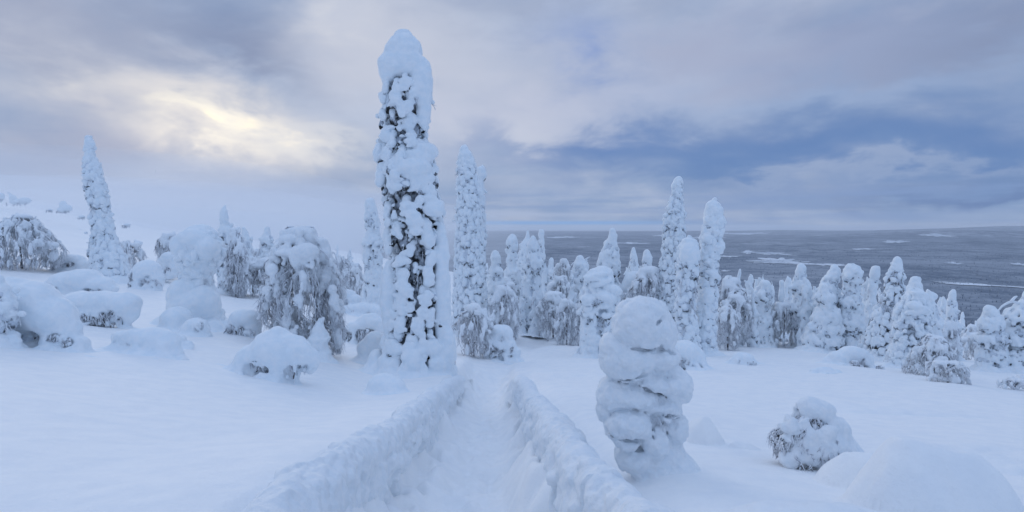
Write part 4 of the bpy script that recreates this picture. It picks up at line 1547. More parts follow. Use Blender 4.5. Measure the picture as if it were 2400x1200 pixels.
# ------------------------------------------------------------------ centre group beyond the path
spruce('conical spruce with a dark cleft at the end of the path',
       [(560, 1238, 1256), (575, 1233, 1264), (590, 1231, 1268), (620, 1229, 1270), (660, 1224, 1268), (700, 1219, 1275), (740, 1213, 1279), (785, 1207, 1282)], seed=61, size=0.36, gap=0.11, crust=0.50, core=0.82, twigs=80, bare=[(1247, 700, 4, 60)])
spruce('spindly spruce top rising on the left behind the conical one', [(544, 1234, 1242), (560, 1229, 1246), (580, 1222, 1250), (620, 1216, 1252), (700, 1214, 1256)], base=(1236, 700), depth=52, seed=62, size=0.39, gap=0.1, twigs=10)
spruce('thin pole-like spruce rising on the right behind the conical one', [(540, 1261, 1273), (570, 1260, 1275), (600, 1263, 1278), (650, 1263, 1282), (720, 1262, 1286)], base=(1274, 720), depth=50, seed=63, size=0.39, gap=0.1, twigs=10)
spruce('narrow spruce with a bare tip between the tall column and the conical spruce', [(553, 1194, 1210), (565, 1190, 1212), (580, 1190, 1213), (610, 1188, 1213), (650, 1185, 1217), (720, 1182, 1222)], base=(1203, 735), depth=42, seed=64, size=0.39, gap=0.11, twigs=24)
spruce('stubby round-headed snow column beside the tall straight one', [(592, 1152, 1168), (605, 1148, 1174), (630, 1146, 1180), (670, 1146, 1184), (740, 1144, 1188)], base=(1165, 745), depth=38, seed=65, size=0.43, gap=0.08, crust=0.75, twigs=14)
spruce('smooth snow-wrapped small tree like a standing figure in front of the tall column', [(648, 1142, 1155), (660, 1136, 1160), (680, 1129, 1166), (700, 1123, 1172), (735, 1122, 1177), (770, 1124, 1180)], seed=66, size=0.33, gap=0.0, crust=0.95, core=0.0, twigs=0, dens=0.6, ragged=0.6)
spruce('broad-shouldered spruce with a knob top standing before the open plain',
       [(543, 1428, 1444), (553, 1422, 1451), (568, 1412, 1454), (590, 1400, 1455), (615, 1396, 1456), (645, 1397, 1455), (680, 1398, 1460), (740, 1396, 1462)], base=(1428, 745), depth=37, seed=67, size=0.43, gap=0.13, crust=0.50, core=0.82, twigs=60)
spruce('small snowy tree with two frosted branches sticking out like antlers', [(604, 1350, 1367), (618, 1342, 1376), (640, 1338, 1380), (670, 1337, 1384), (720, 1340, 1388)], base=(1362, 735), depth=42, seed=68, size=0.39, gap=0.1, crust=0.7, twigs=30,
       antler=[[(1364, 612), (1375, 606), (1382, 602)], [(1372, 609), (1378, 610)], [(1352, 612), (1342, 618), (1338, 622)]])
spruce('narrow small spruce on the left of two behind the round snow ball', [(583, 1479, 1489), (600, 1475, 1493), (640, 1472, 1496), (720, 1468, 1500)], base=(1484, 740), depth=48, seed=69, size=0.39, gap=0.11, twigs=16)
spruce('broader small spruce on the right of two behind the round snow ball', [(591, 1509, 1522), (605, 1504, 1528), (640, 1500, 1532), (690, 1497, 1537), (740, 1494, 1540)], base=(1516, 745), depth=44, seed=70, size=0.39, gap=0.13, twigs=24)
snow_shape('round snow ball on a bush behind the stacked snow figure', [(1488, 660, 27, 25), (1500, 668, 22, 22), (1475, 670, 18, 20), (1490, 700, 22, 30), (1500, 740, 24, 40)], depth=36, seed=71, name='snow_covered_bush', cat='bush', fringe=20)
spruce('small frosted spruce tips left of the antlered tree', [(607, 1287, 1297), (625, 1283, 1300), (700, 1280, 1306)], base=(1292, 720), depth=50, seed=72, size=0.39, gap=0.1, twigs=12)
birch('hunched frosted birch left of the antlered tree', [(605, 1314, 1328), (618, 1304, 1333), (640, 1300, 1335), (680, 1296, 1338), (730, 1296, 1340)], base=(1318, 735), depth=44, seed=73, n=150, caps=[(1320, 612, 9, 7), (1310, 622, 8, 7)])
birch('wide curtain of frosted birches between the conical spruce and the drooping bush', [(648, 1300, 1325), (660, 1290, 1338), (690, 1280, 1346), (730, 1278, 1350), (775, 1282, 1345)], base=(1312, 775), seed=74, n=330, caps=[(1310, 655, 14, 8), (1295, 668, 12, 8), (1330, 668, 12, 8)])
birch('frosted birch curtain left of the conical spruce', [(648, 1172, 1192), (660, 1165, 1200), (690, 1160, 1208), (730, 1165, 1212), (770, 1172, 1208)], base=(1188, 772), seed=75, n=240, caps=[(1182, 656, 12, 9), (1192, 668, 9, 8)])
birch('low weeping birch with a snow cap before the tall straight column', [(712, 1096, 1128), (725, 1084, 1138), (745, 1068, 1146), (780, 1062, 1150), (815, 1072, 1148), (838, 1085, 1140)], base=(1112, 838), seed=76, n=330, caps=[(1110, 722, 18, 12), (1124, 735, 14, 12), (1092, 738, 14, 8)])
snow_shape('humped snowy bush touching the right side of the low weeping birch', [(1170, 775, 22, 14), (1185, 782, 18, 20), (1165, 805, 22, 26), (1190, 812, 20, 22), (1150, 800, 16, 24), (1205, 826, 16, 14)], base=(1170, 842), seed=77, holes=[(1158, 818, 9, 14), (1178, 822, 8, 12), (1180, 790, 6, 6), (1198, 820, 6, 8)], name='snow_covered_bush', cat='bush', twigs=2.0, fringe=40)
birch('small drooping bush bowed under snow left of the two-lobed bent tree', [(708, 1310, 1345), (722, 1306, 1358), (745, 1318, 1365), (782, 1330, 1366)], base=(1346, 784), seed=78, n=120, caps=[(1330, 716, 22, 9), (1345, 728, 14, 10), (1352, 748, 10, 12), (1318, 722, 10, 8)], trunk=[(1346, 784), (1345, 740), (1330, 720)], blotch=30)
spruce('bent two-lobed tree loaded with snow, bare twigs at its foot',
       [(636, 1385, 1425), (650, 1374, 1436), (670, 1366, 1443), (700, 1358, 1450), (730, 1357, 1452), (765, 1366, 1450), (800, 1360, 1425), (834, 1350, 1412)], base=(1384, 834), seed=79, size=0.33, gap=0.11, crust=0.50, core=0.82, twigs=130,
       hand=[(1420, 690, 30, 36, .5), (1375, 705, 20, 28, .5), (1400, 652, 30, 20, .5), (1386, 790, 18, 34, .5)], bare=[(1402, 740, 6, 40), (1360, 825, 8, 10), (1402, 663, 8, 5)], apron=1.05)
snow_shape('snowy bush with dark hollows tucked behind the right of the stacked figure', [(1605, 822, 34, 22), (1628, 838, 24, 22), (1590, 840, 18, 24), (1640, 850, 12, 14)], base=(1615, 862), seed=80, holes=[(1590, 848, 7, 14), (1608, 850, 8, 10), (1632, 850, 8, 9)], name='snow_covered_bush', cat='bush', twigs=1.5, fringe=30)

# ------------------------------------------------------------------ left side
spruce('broad snow-wrapped tree shaped like a bell with a flat bulging head', [(544, 448, 494), (552, 432, 514), (570, 422, 527), (590, 420, 527), (615, 423, 512), (640, 425, 500), (660, 420, 500), (690, 412, 508), (720, 404, 518), (745, 396, 526), (766, 388, 532)],
       base=(460, 764), seed=91, size=0.46, gap=0.02, crust=0.90, core=0.0, twigs=30, split=True, dens=0.75, cap=0.55, apron=1.12,
       smooth=[(475, 560, 40, 22, .5), (505, 580, 24, 26, .6), (440, 575, 22, 24, .5), (460, 720, 52, 44, .25), (440, 690, 34, 40, .3), (490, 710, 34, 44, .3)],
       hand=[(470, 608, 16, 15, .6), (478, 640, 12, 12, .6), (450, 620, 14, 14, .5), (440, 600, 12, 12, .5), (428, 680, 10, 14, .6)])
birch('largest weeping birch with purple-grey hanging twigs, left of the giant spruce',
      [(532, 680, 728), (545, 655, 745), (570, 642, 765), (600, 646, 775), (640, 635, 788), (680, 620, 792), (710, 614, 795), (745, 610, 795), (775, 630, 795), (800, 655, 795), (832, 755, 797)],
      base=(735, 830), seed=92, n=950, rad=1.05, caps=[(700, 543, 34, 13), (735, 588, 32, 20, -.6), (690, 560, 26, 12, -.3), (665, 570, 20, 14), (720, 562, 24, 14), (760, 600, 18, 18), (665, 628, 13, 13, -.8), (715, 600, 14, 26, -.7), (690, 590, 24, 8, -.6)],
      trunk=[(750, 832), (748, 760), (735, 680), (715, 600), (700, 555)], blotch=110)
spruce('pointed little spruce in the birch thicket left of the largest birch', [(487, 520, 527), (500, 516, 532), (520, 512, 535), (530, 514, 533), (545, 508, 544), (562, 516, 550), (600, 514, 556), (650, 510, 560)], base=(533, 655), depth=30, seed=93, size=0.5, gap=0.11, crust=0.50, twigs=30)
birch('narrow frosted birch beside the pointed little spruce', [(536, 550, 558), (550, 546, 562), (570, 542, 574), (600, 530, 582), (640, 530, 584), (665, 540, 570)], base=(555, 668), depth=29, seed=94, n=220, blotch=30)
spruce('faint small spruce behind the narrow frosted birch', [(540, 567, 577), (555, 562, 588), (600, 560, 592), (640, 558, 596)], base=(577, 645), depth=36, seed=95, size=0.5, gap=0.1, twigs=14)
spruce('slim spruce tip just left of the largest birch', [(540, 621, 631), (560, 612, 638), (590, 604, 642), (640, 600, 648)], base=(625, 650), depth=34, seed=96, size=0.5, gap=0.1, twigs=20)
birch('bowed birch thicket spilling left from behind the largest birch', [(608, 590, 635), (625, 560, 640), (645, 535, 645), (670, 520, 640), (695, 528, 630)], base=(590, 697), seed=97, n=420, caps=[(600, 622, 30, 10), (565, 638, 24, 10), (625, 612, 18, 9), (540, 655, 16, 10)], blotch=70)
snow_shape('long low dome of snow with two dark holes, nearest bent sapling on the left',
           [(640, 825, 52, 50), (600, 845, 46, 42), (680, 820, 34, 38), (700, 830, 34, 36), (660, 850, 50, 36), (725, 845, 22, 30), (570, 872, 26, 22), (660, 876, 40, 14)], base=(650, 888), solid=False, seed=98, name='bent_sapling', cat='sapling',
           holes=[(592, 874, 12, 12, .5), (622, 846, 20, 14, .4), (638, 856, 18, 12, .4), (694, 862, 10, 16, .5), (714, 858, 9, 14, .5)], twigs=0.5, limbs=[[(560, 885, 14), (585, 850, 18), (615, 815, 22), (650, 790, 20)]], dark=1)
spruce('small snow cone with a tip beside the long low dome', [(752, 746, 752), (765, 740, 758), (785, 730, 766), (810, 722, 772), (840, 716, 776)], base=(746, 842), seed=99, size=0.4, gap=0.0, crust=0.95, core=0, twigs=0, dens=0.5, ragged=0.7, name='snow_covered_sapling', cat='sapling')
snow_shape('low bush with dark hollows between the bell-shaped tree and the largest birch', [(575, 745, 36, 22), (560, 762, 26, 24), (592, 762, 22, 28), (578, 780, 34, 14)], base=(575, 792), solid=False, seed=100, name='snow_covered_bush', cat='bush', holes=[(552, 772, 10, 13), (574, 772, 8, 12), (594, 778, 7, 9)], twigs=1.5)
snow_shape('smooth small snow mound at the left foot of the bell-shaped tree', [(412, 745, 36, 26), (398, 758, 24, 20), (425, 758, 26, 20)], base=(412, 776), seed=101)
snow_shape('little snow arch with one dark hole in front of the bell-shaped tree', [(462, 762, 26, 20), (445, 775, 20, 18), (478, 775, 16, 14)], base=(460, 792), seed=102, name='bent_sapling', cat='sapling', holes=[(476, 762, 7, 7)], twigs=1)
snow_shape('long low snow arch with two small hollows on the left slope', [(345, 790, 48, 24), (310, 785, 34, 16), (385, 805, 34, 24), (400, 822, 24, 14), (290, 790, 26, 12)], base=(350, 836), seed=103, name='bent_sapling', cat='sapling', holes=[(325, 800, 10, 5), (352, 808, 12, 6), (398, 832, 8, 5), (285, 796, 8, 4)], twigs=1)
snow_shape('faint low snow arch just beyond the long one', [(400, 792, 40, 14), (430, 806, 24, 12), (370, 786, 30, 12)], base=(410, 818), seed=104, name='bent_sapling', cat='sapling', holes=[(428, 812, 6, 4)], twigs=1)
snow_shape('thick snow roof over a dark twiggy hollow on the left slope', [(190, 705, 44, 24), (240, 705, 50, 24), (285, 712, 40, 26), (165, 715, 24, 26), (305, 735, 20, 24), (230, 735, 80, 24)], base=(235, 764), solid=False, seed=105, name='bent_sapling', cat='sapling',
           holes=[(195, 736, 18, 15), (218, 742, 16, 14), (245, 742, 16, 13), (272, 742, 20, 16)], twigs=3.0, dark=3)
snow_shape('rounded snow-laden bent tree behind the thick snow roof', [(195, 655, 42, 27), (160, 660, 40, 24), (225, 668, 40, 22), (130, 672, 32, 16), (255, 678, 22, 12), (185, 675, 60, 18)], base=(190, 694), solid=False, seed=106, name='bent_sapling', cat='sapling', holes=[(148, 672, 8, 10), (165, 682, 10, 8), (230, 682, 14, 7)], twigs=2.0, dark=1)
snow_shape('small snow arch with a gap between the big left birch and the leaning column', [(165, 610, 34, 14), (190, 622, 20, 16), (140, 618, 18, 14), (150, 606, 20, 8)], base=(170, 640), seed=107, name='bent_sapling', cat='sapling', holes=[(163, 616, 12, 7), (140, 628, 6, 6)], twigs=1.5)
snow_shape('large snow hump with knobbly clumps at the left edge', [(20, 690, 55, 42), (70, 705, 60, 45), (110, 740, 60, 44), (150, 775, 38, 34), (40, 740, 70, 50), (180, 800, 30, 18)], base=(80, 815), solid=False, seed=108, name='bent_sapling', cat='sapling',
           holes=[(35, 790, 30, 26), (110, 778, 18, 14), (150, 790, 14, 12), (172, 795, 9, 9), (28, 668, 10, 6), (12, 730, 12, 20)], twigs=2.2, dark=2)
spruce('knobbly snow-clad shrub standing in front of the large hump at the left edge', [(702, 48, 84), (722, 44, 90), (745, 26, 94), (770, 24, 100), (795, 26, 104), (812, 30, 100)], base=(62, 812), seed=109, size=0.34, gap=0.08, crust=0.50, core=0.7, twigs=80, hand=[(66, 718, 22, 17, .6), (46, 752, 20, 22, .6), (82, 756, 18, 24, .6)], name='snow_covered_shrub', cat='shrub', apron=1.0)
spruce('knobbly snow-clad shrub cut by the left edge of the view', [(660, -30, 18), (685, -40, 24), (720, -44, 26), (760, -40, 20), (815, -40, 22)], base=(-8, 815), seed=110, size=0.34, gap=0.11, crust=0.55, core=0.7, twigs=80, name='snow_covered_shrub', cat='shrub', apron=1.0)
birch('big weeping birch thicket with drooping fronds at the left edge', [(502, 25, 72), (515, 8, 84), (535, -10, 96), (560, -25, 112), (580, -28, 138), (605, -28, 140), (632, -20, 125)], base=(52, 632), seed=111, n=720, rad=1.0, caps=[(52, 508, 22, 7), (20, 530, 20, 9), (60, 570, 24, 9), (118, 575, 18, 9), (90, 548, 14, 7), (85, 590, 14, 7), (125, 600, 10, 12)], blotch=130)
birch('frosted birch fronds drooping behind the leaning column', [(566, 284, 300), (575, 280, 322), (590, 278, 336), (615, 290, 338), (630, 310, 338)], base=(312, 634), seed=112, n=130, caps=[(315, 574, 14, 5), (290, 570, 10, 5)], blotch=20)
snow_shape('domed bush with twiggy hollows right of the leaning column', [(345, 635, 32, 26), (330, 652, 24, 26), (362, 655, 22, 22), (345, 665, 34, 16)], base=(345, 680), solid=False, seed=113, name='snow_covered_bush', cat='bush', holes=[(322, 652, 8, 16), (350, 658, 8, 10), (368, 662, 7, 8)], twigs=2.0, fringe=40)
birch('small frosted birch clump left of the bell-shaped head', [(546, 380, 410), (560, 368, 422), (580, 366, 425), (600, 372, 425), (620, 376, 425)], base=(398, 640), depth=33, seed=114, n=190, caps=[(395, 552, 14, 6), (380, 565, 10, 6), (410, 562, 9, 6)], blotch=50)
snow_shape('snow-laden small bush leaning on the left of the bell-shaped tree', [(398, 605, 22, 16), (385, 618, 20, 16), (410, 622, 16, 22), (395, 640, 24, 16)], base=(398, 662), solid=False, seed=115, name='snow_covered_bush', cat='bush', holes=[(385, 625, 6, 7), (404, 634, 6, 8)], twigs=2, fringe=24)
snow_shape('row of low snow humps with holes beyond the giant spruce on its left', [(800, 690, 34, 14), (775, 695, 22, 12), (825, 700, 24, 12)], base=(800, 714), seed=116, name='bent_sapling', cat='sapling', holes=[(790, 700, 8, 5), (815, 704, 8, 5)], twigs=2)
snow_shape('flat snow hump with small hollows left of the giant spruce', [(850, 722, 38, 12), (880, 728, 28, 12), (815, 724, 22, 9)], base=(855, 740), seed=117, name='bent_sapling', cat='sapling', holes=[(838, 728, 7, 4), (870, 732, 8, 5)], twigs=2)
snow_shape('large bent bush with twiggy hollows left of the giant spruce foot', [(870, 758, 36, 18), (840, 768, 30, 20), (895, 770, 24, 18), (855, 790, 44, 20)], base=(855, 808), solid=False, seed=118, name='snow_covered_bush', cat='bush', holes=[(822, 788, 8, 16), (848, 786, 9, 16), (870, 782, 9, 12)], twigs=1.8, dark=1, limbs=[[(812, 800, 6), (822, 776, 8), (845, 752, 10), (880, 744, 10)]])
snow_shape('sloping snow drift heaped against the left foot of the giant spruce', [(880, 800, 26, 24), (860, 815, 24, 20), (895, 820, 22, 28)], base=(872, 836), depth=16.6, seed=119, rough=0.5)
snow_shape('round cushion of snow at the foot of the giant spruce', [(900, 903, 34, 27, 0, 34), (925, 908, 26, 23, 0, 30), (880, 908, 20, 22, 0, 26)], base=(905, 930), seed=120, rough=0.35)
birch('faint far birch thicket seen between the largest birch and the giant spruce', [(600, 790, 812), (618, 780, 828), (650, 776, 838), (680, 776, 840)], base=(808, 690), depth=44, seed=121, n=170, blotch=30)
birch('pale far birch close to the slender knobbly spruce', [(625, 826, 842), (645, 820, 850), (680, 818, 852), (700, 820, 852)], base=(836, 705), depth=42, seed=122, n=110, blotch=20)
birch('drooping far thicket peeping out right of the largest birch', [(590, 745, 775), (610, 748, 795), (640, 755, 800), (670, 760, 800)], base=(780, 685), depth=36, seed=123, n=150, blotch=30)
# bushes on the misty hill
snow_shape('frosted bush with two humps on the misty hill, left of the round one', [(30, 464, 8, 8), (58, 470, 14, 8), (45, 474, 24, 6)], base=(45, 480), depth=105, seed=131, name='snow_covered_bush', cat='bush', fringe=20, limbs=[[(18, 450, 2.5), (28, 460, 3), (40, 470, 4)]])
snow_shape('lone round frosted bush on the misty hill beside the leaning column', [(148, 480, 8, 10), (156, 488, 12, 9), (150, 492, 16, 7)], base=(152, 500), depth=88, seed=132, name='snow_covered_bush', cat='bush', fringe=30)
snow_shape('dark frosted bush at the very left edge of the misty hill', [(0, 460, 10, 10), (-8, 466, 14, 10)], base=(-2, 478), depth=100, seed=133, name='snow_covered_bush', cat='bush', fringe=20)
snow_shape('tiny frosted tuft low on the misty hill right of the leaning column', [(298, 527, 9, 4)], base=(298, 532), depth=80, seed=134, name='snow_covered_bush', cat='bush', fringe=12)
snow_shape('small frosted bush on the misty slope above the drooping fronds', [(326, 570, 9, 6), (318, 566, 5, 5)], base=(325, 577), depth=60, seed=135, name='snow_covered_bush', cat='bush', fringe=20)
snow_shape('flat frosted tuft beside the lone round bush on the misty hill', [(117, 492, 8, 3)], base=(117, 495), depth=92, seed=136, name='snow_covered_bush', cat='bush', fringe=8)
snow_shape('faint frosted tuft on the misty slope below the leaning column top', [(192, 508, 8, 4)], base=(192, 512), depth=84, seed=137, name='snow_covered_bush', cat='bush', fringe=8)

# ------------------------------------------------------------------ right-hand grove
spruce('small hooked spire first in the row right of the lumpy pillar', [(647, 1702, 1713), (665, 1693, 1710), (690, 1687, 1712), (720, 1684, 1714), (770, 1682, 1716)], base=(1698, 775), depth=46, seed=141, size=0.38, gap=0.06, crust=0.75, twigs=10)
spruce('sharp leaning spire second in the row right of the lumpy pillar', [(630, 1731, 1738), (645, 1728, 1738), (660, 1723, 1736), (690, 1713, 1738), (740, 1708, 1742), (780, 1706, 1744)], base=(1726, 782), depth=42, seed=142, size=0.36, gap=0.08, crust=0.7, twigs=14)
spruce('small blunt spire third in the row, left of the hooked arch tree', [(647, 1756, 1766), (670, 1752, 1768), (710, 1744, 1772), (780, 1742, 1774)], base=(1758, 782), depth=45, seed=143, size=0.36, gap=0.08, crust=0.7, twigs=10)
spruce('short spire before the sharp leaning one', [(675, 1729, 1741), (700, 1722, 1745), (740, 1716, 1750), (785, 1714, 1752)], base=(1733, 790), depth=36, seed=144, size=0.32, gap=0.11, crust=0.50, twigs=24)
spruce('conical tree whose snowy top bows over in a hooked arch', [(666, 1784, 1806), (676, 1776, 1812), (700, 1765, 1816), (740, 1752, 1816), (780, 1736, 1812), (810, 1728, 1808)], base=(1768, 810), seed=145, size=0.33, gap=0.13, crust=0.50, core=0.82, twigs=100, cap=0.05,
       extra=[[(1794, 648, 10, 11), (1803, 637, 10, 8), (1816, 630, 13, 7), (1832, 631, 12, 7), (1843, 639, 8, 10), (1848, 649, 6, 8)], [(1832, 662, 5, 22), (1831, 690, 7, 20)]])
spruce('round-topped spruce right of the hooked arch tree', [(622, 1873, 1890), (640, 1866, 1894), (665, 1864, 1899), (690, 1862, 1906), (740, 1860, 1910), (790, 1856, 1914)], base=(1884, 795), depth=33, seed=146, size=0.38, gap=0.1, crust=0.50, twigs=40)
spruce('wide low spruce before the round-topped one', [(675, 1852, 1872), (690, 1842, 1884), (720, 1834, 1892), (755, 1826, 1894), (788, 1820, 1890)], base=(1856, 800), seed=147, size=0.33, gap=0.13, crust=0.50, core=0.82, twigs=80)
spruce('spruce with a sideways beak at its snowy top', [(627, 1946, 1968), (640, 1942, 1968), (660, 1926, 1966), (680, 1916, 1966), (720, 1912, 1970), (780, 1910, 1974)], base=(1940, 800), depth=31, seed=148, size=0.36, gap=0.1, crust=0.50, twigs=40, extra=[[(1962, 634, 9, 7), (1968, 642, 6, 6)]])
spruce('broad white conical spruce in front of the beaked one', [(674, 1922, 1938), (690, 1917, 1950), (720, 1910, 1962), (755, 1898, 1968), (790, 1886, 1970), (826, 1878, 1966)], base=(1922, 826), seed=149, size=0.35, gap=0.06, crust=0.78, core=0.82, twigs=60)
spruce('flat-topped thick snow column between the beaked spruce and the dark-trunked one', [(624, 1985, 2012), (638, 1981, 2018), (660, 1977, 2019), (690, 1974, 2018), (740, 1970, 2016), (790, 1966, 2012)], base=(1990, 806), depth=30, seed=150, size=0.36, gap=0.1, crust=0.50, twigs=50)
spruce('slim stacked column behind, just left of the dark-trunked hooked tree', [(625, 2042, 2062), (640, 2036, 2063), (660, 2036, 2060), (690, 2031, 2056), (740, 2026, 2062), (790, 2024, 2064)], base=(2044, 800), depth=33, seed=151, size=0.38, gap=0.06, crust=0.78, twigs=20)
spruce('dark-trunked tree with a hooked snowy crook on top, tallest in the right-hand grove', [(612, 2094, 2112), (628, 2085, 2116), (650, 2077, 2117), (680, 2072, 2120), (710, 2058, 2122), (745, 2044, 2120), (800, 2030, 2120)], base=(2080, 815), depth=26, seed=152, cleft=True, size=0.35, gap=0.26, crust=0.46, core=0.82, twigs=130, split=True, cap=0.05,
       extra=[[(2096, 604, 10, 10), (2104, 593, 11, 8), (2116, 590, 12, 6.5), (2125, 594, 8, 7)]], bare=[(2072, 720, 7, 26), (2102, 690, 5, 16)])
spruce('lumpy snow-bowed top behind the big leaning spruce', [(652, 2140, 2158), (665, 2132, 2160), (680, 2120, 2162), (710, 2116, 2168), (790, 2110, 2172)], base=(2142, 812), depth=29, seed=153, size=0.38, gap=0.04, crust=0.82, twigs=10)
spruce('big broad spruce bulging with snow at the front of the right-hand grove', [(682, 2134, 2163), (700, 2112, 2172), (725, 2098, 2177), (755, 2094, 2176), (790, 2090, 2170), (825, 2082, 2160), (862, 2070, 2146)], base=(2110, 864), seed=154, size=0.32, gap=0.11, crust=0.58, core=0.82, twigs=150, split=True, hand=[(2146, 692, 22, 14, .5), (2130, 720, 24, 20, .5)], bare=[(2116, 770, 9, 14), (2136, 790, 6, 20), (2106, 858, 8, 9)])
spruce('arched snowy tree right of the big broad spruce', [(686, 2164, 2184), (700, 2160, 2192), (720, 2168, 2203), (750, 2166, 2208), (800, 2160, 2208)], base=(2186, 830), depth=24, seed=155, size=0.32, gap=0.13, crust=0.50, twigs=60, extra=[[(2178, 690, 12, 8), (2188, 696, 9, 10)]])
spruce('lone capped spire against the dark plain near the right edge', [(682, 2227, 2239), (700, 2222, 2243), (725, 2218, 2247), (750, 2218, 2247), (800, 2214, 2250)], base=(2232, 830), depth=32, seed=156, size=0.33, gap=0.08, crust=0.7, twigs=24)
spruce('tiny thin spire left of the lone capped one', [(699, 2209, 2216), (720, 2206, 2220), (760, 2202, 2224), (820, 2200, 2226)], base=(2212, 828), depth=38, seed=157, size=0.4, gap=0.08, crust=0.7, twigs=8)
birch('snow-capped weeping birch below the lone capped spire', [(752, 2214, 2236), (765, 2206, 2243), (785, 2206, 2246), (815, 2206, 2246), (842, 2210, 2240)], base=(2226, 845), seed=158, n=190, caps=[(2226, 764, 18, 13), (2216, 778, 10, 10), (2236, 778, 10, 10)], blotch=30)
birch('birch bowed in an arch with a dark trunk behind the low arch bush', [(752, 2045, 2075), (762, 2030, 2084), (780, 2008, 2088), (800, 2000, 2088), (822, 1996, 2080)], base=(2046, 826), seed=159, n=300, caps=[(2060, 757, 20, 6), (2035, 768, 18, 7), (2018, 782, 12, 8)], trunk=[(2044, 828), (2056, 806), (2064, 780), (2058, 760)], blotch=50)
snow_shape('low snow arch bush with open twiggy belly on the white slope', [(2000, 828, 34, 17), (1970, 836, 30, 14), (2025, 842, 20, 17), (1945, 845, 18, 7), (2000, 846, 34, 12)], base=(1990, 860), solid=False, seed=160, name='bent_sapling', cat='sapling', holes=[(1975, 846, 8, 10), (1992, 846, 8, 11), (1946, 848, 9, 4), (2014, 850, 8, 8), (2028, 852, 6, 6)], twigs=2.2, dark=1, fringe=20)
snow_shape('tiny snow hump with a dark slit on the open white slope', [(1925, 868, 28, 7), (1940, 872, 20, 7)], base=(1930, 879), seed=161, name='bent_sapling', cat='sapling', holes=[(1936, 873, 10, 3.5)], twigs=1.5)
snow_shape('faint small snow-covered tuft alone on the slope right of the lumpy pillar', [(1738, 838, 24, 12), (1720, 845, 16, 9), (1755, 844, 14, 11)], base=(1738, 854), seed=162, name='snow_covered_bush', cat='bush', holes=[(1726, 846, 4, 6), (1742, 846, 4, 6), (1754, 846, 4, 5)], twigs=0.8)
birch('twiggy weeping bush in front of the big broad spruce', [(788, 2176, 2212), (800, 2160, 2220), (820, 2148, 2226), (845, 2134, 2226), (870, 2120, 2210), (884, 2118, 2195)], base=(2160, 884), seed=163, n=360, caps=[(2195, 795, 20, 9), (2180, 806, 12, 8), (2188, 812, 7, 7, -.4), (2165, 815, 9, 7)], trunk=[(2160, 884), (2175, 840), (2192, 798)], blotch=60)
birch('small frosted arch of twigs at the right foot of the weeping bush', [(846, 2190, 2250), (856, 2178, 2262), (870, 2176, 2268), (890, 2178, 2268), (902, 2184, 2266)], base=(2222, 902), seed=164, n=170, caps=[(2205, 849, 20, 4), (2235, 851, 20, 5), (2255, 862, 11, 9), (2190, 882, 8, 5), (2210, 888, 14, 4)], blotch=30)
birch('row of frosted twigs drooping behind the lone weeping birch near the right edge', [(780, 2262, 2305), (795, 2248, 2322), (815, 2244, 2328), (842, 2244, 2326)], base=(2286, 846), seed=165, n=240, caps=[(2285, 786, 24, 7), (2310, 798, 14, 8), (2262, 796, 14, 7)], blotch=50)
spruce('stubby leaning snow tree left of the right-edge tree', [(720, 2311, 2327), (732, 2306, 2340), (750, 2302, 2348), (780, 2298, 2352), (830, 2296, 2352)], base=(2325, 846), depth=25, seed=166, size=0.32, gap=0.1, crust=0.50, twigs=50)
spruce('dense snow-laden tree filling the right edge', [(694, 2398, 2420), (710, 2380, 2436), (740, 2366, 2446), (780, 2352, 2452), (830, 2338, 2452), (872, 2332, 2456)], base=(2392, 872), seed=167, size=0.32, gap=0.11, crust=0.50, core=0.82, twigs=200, antler=[[(2392, 712), (2370, 706), (2350, 716), (2338, 730)], [(2370, 707), (2378, 697), (2384, 694)]])
birch('small frosted twig tuft poking from the snow at the right edge', [(888, 2368, 2396), (896, 2352, 2408), (906, 2344, 2416), (914, 2342, 2420)], base=(2380, 914), seed=168, n=100, caps=[(2380, 891, 12, 3)], blotch=12)
spruce('little smooth snow cone before the first spires right of the lumpy pillar', [(757, 1703, 1714), (772, 1696, 1719), (790, 1689, 1724), (812, 1682, 1730)], base=(1706, 812), seed=169, size=0.34, gap=0.0, crust=0.92, core=0, twigs=10, dens=0.6, ragged=0.7, name='snow_covered_sapling', cat='sapling')
birch('rounded birch thicket between the first spires and the lumpy pillar', [(715, 1690, 1712), (730, 1682, 1724), (755, 1680, 1730), (785, 1682, 1730)], base=(1706, 790), depth=29, seed=170, n=220, caps=[(1702, 724, 12, 7)], blotch=40)
birch('small weeping birch with a snowy arch left of the broad white conical spruce', [(756, 1875, 1894), (768, 1862, 1899), (785, 1852, 1898), (812, 1852, 1894)], base=(1872, 814), seed=171, n=180, caps=[(1882, 761, 13, 5), (1866, 774, 10, 6)], blotch=20)
snow_shape('low snow arches with hollows at the foot of the wide low spruce', [(1825, 788, 22, 12), (1848, 796, 18, 8), (1812, 780, 12, 12)], base=(1830, 806), seed=172, name='bent_sapling', cat='sapling', holes=[(1820, 794, 8, 6), (1842, 799, 7, 3)], twigs=2)

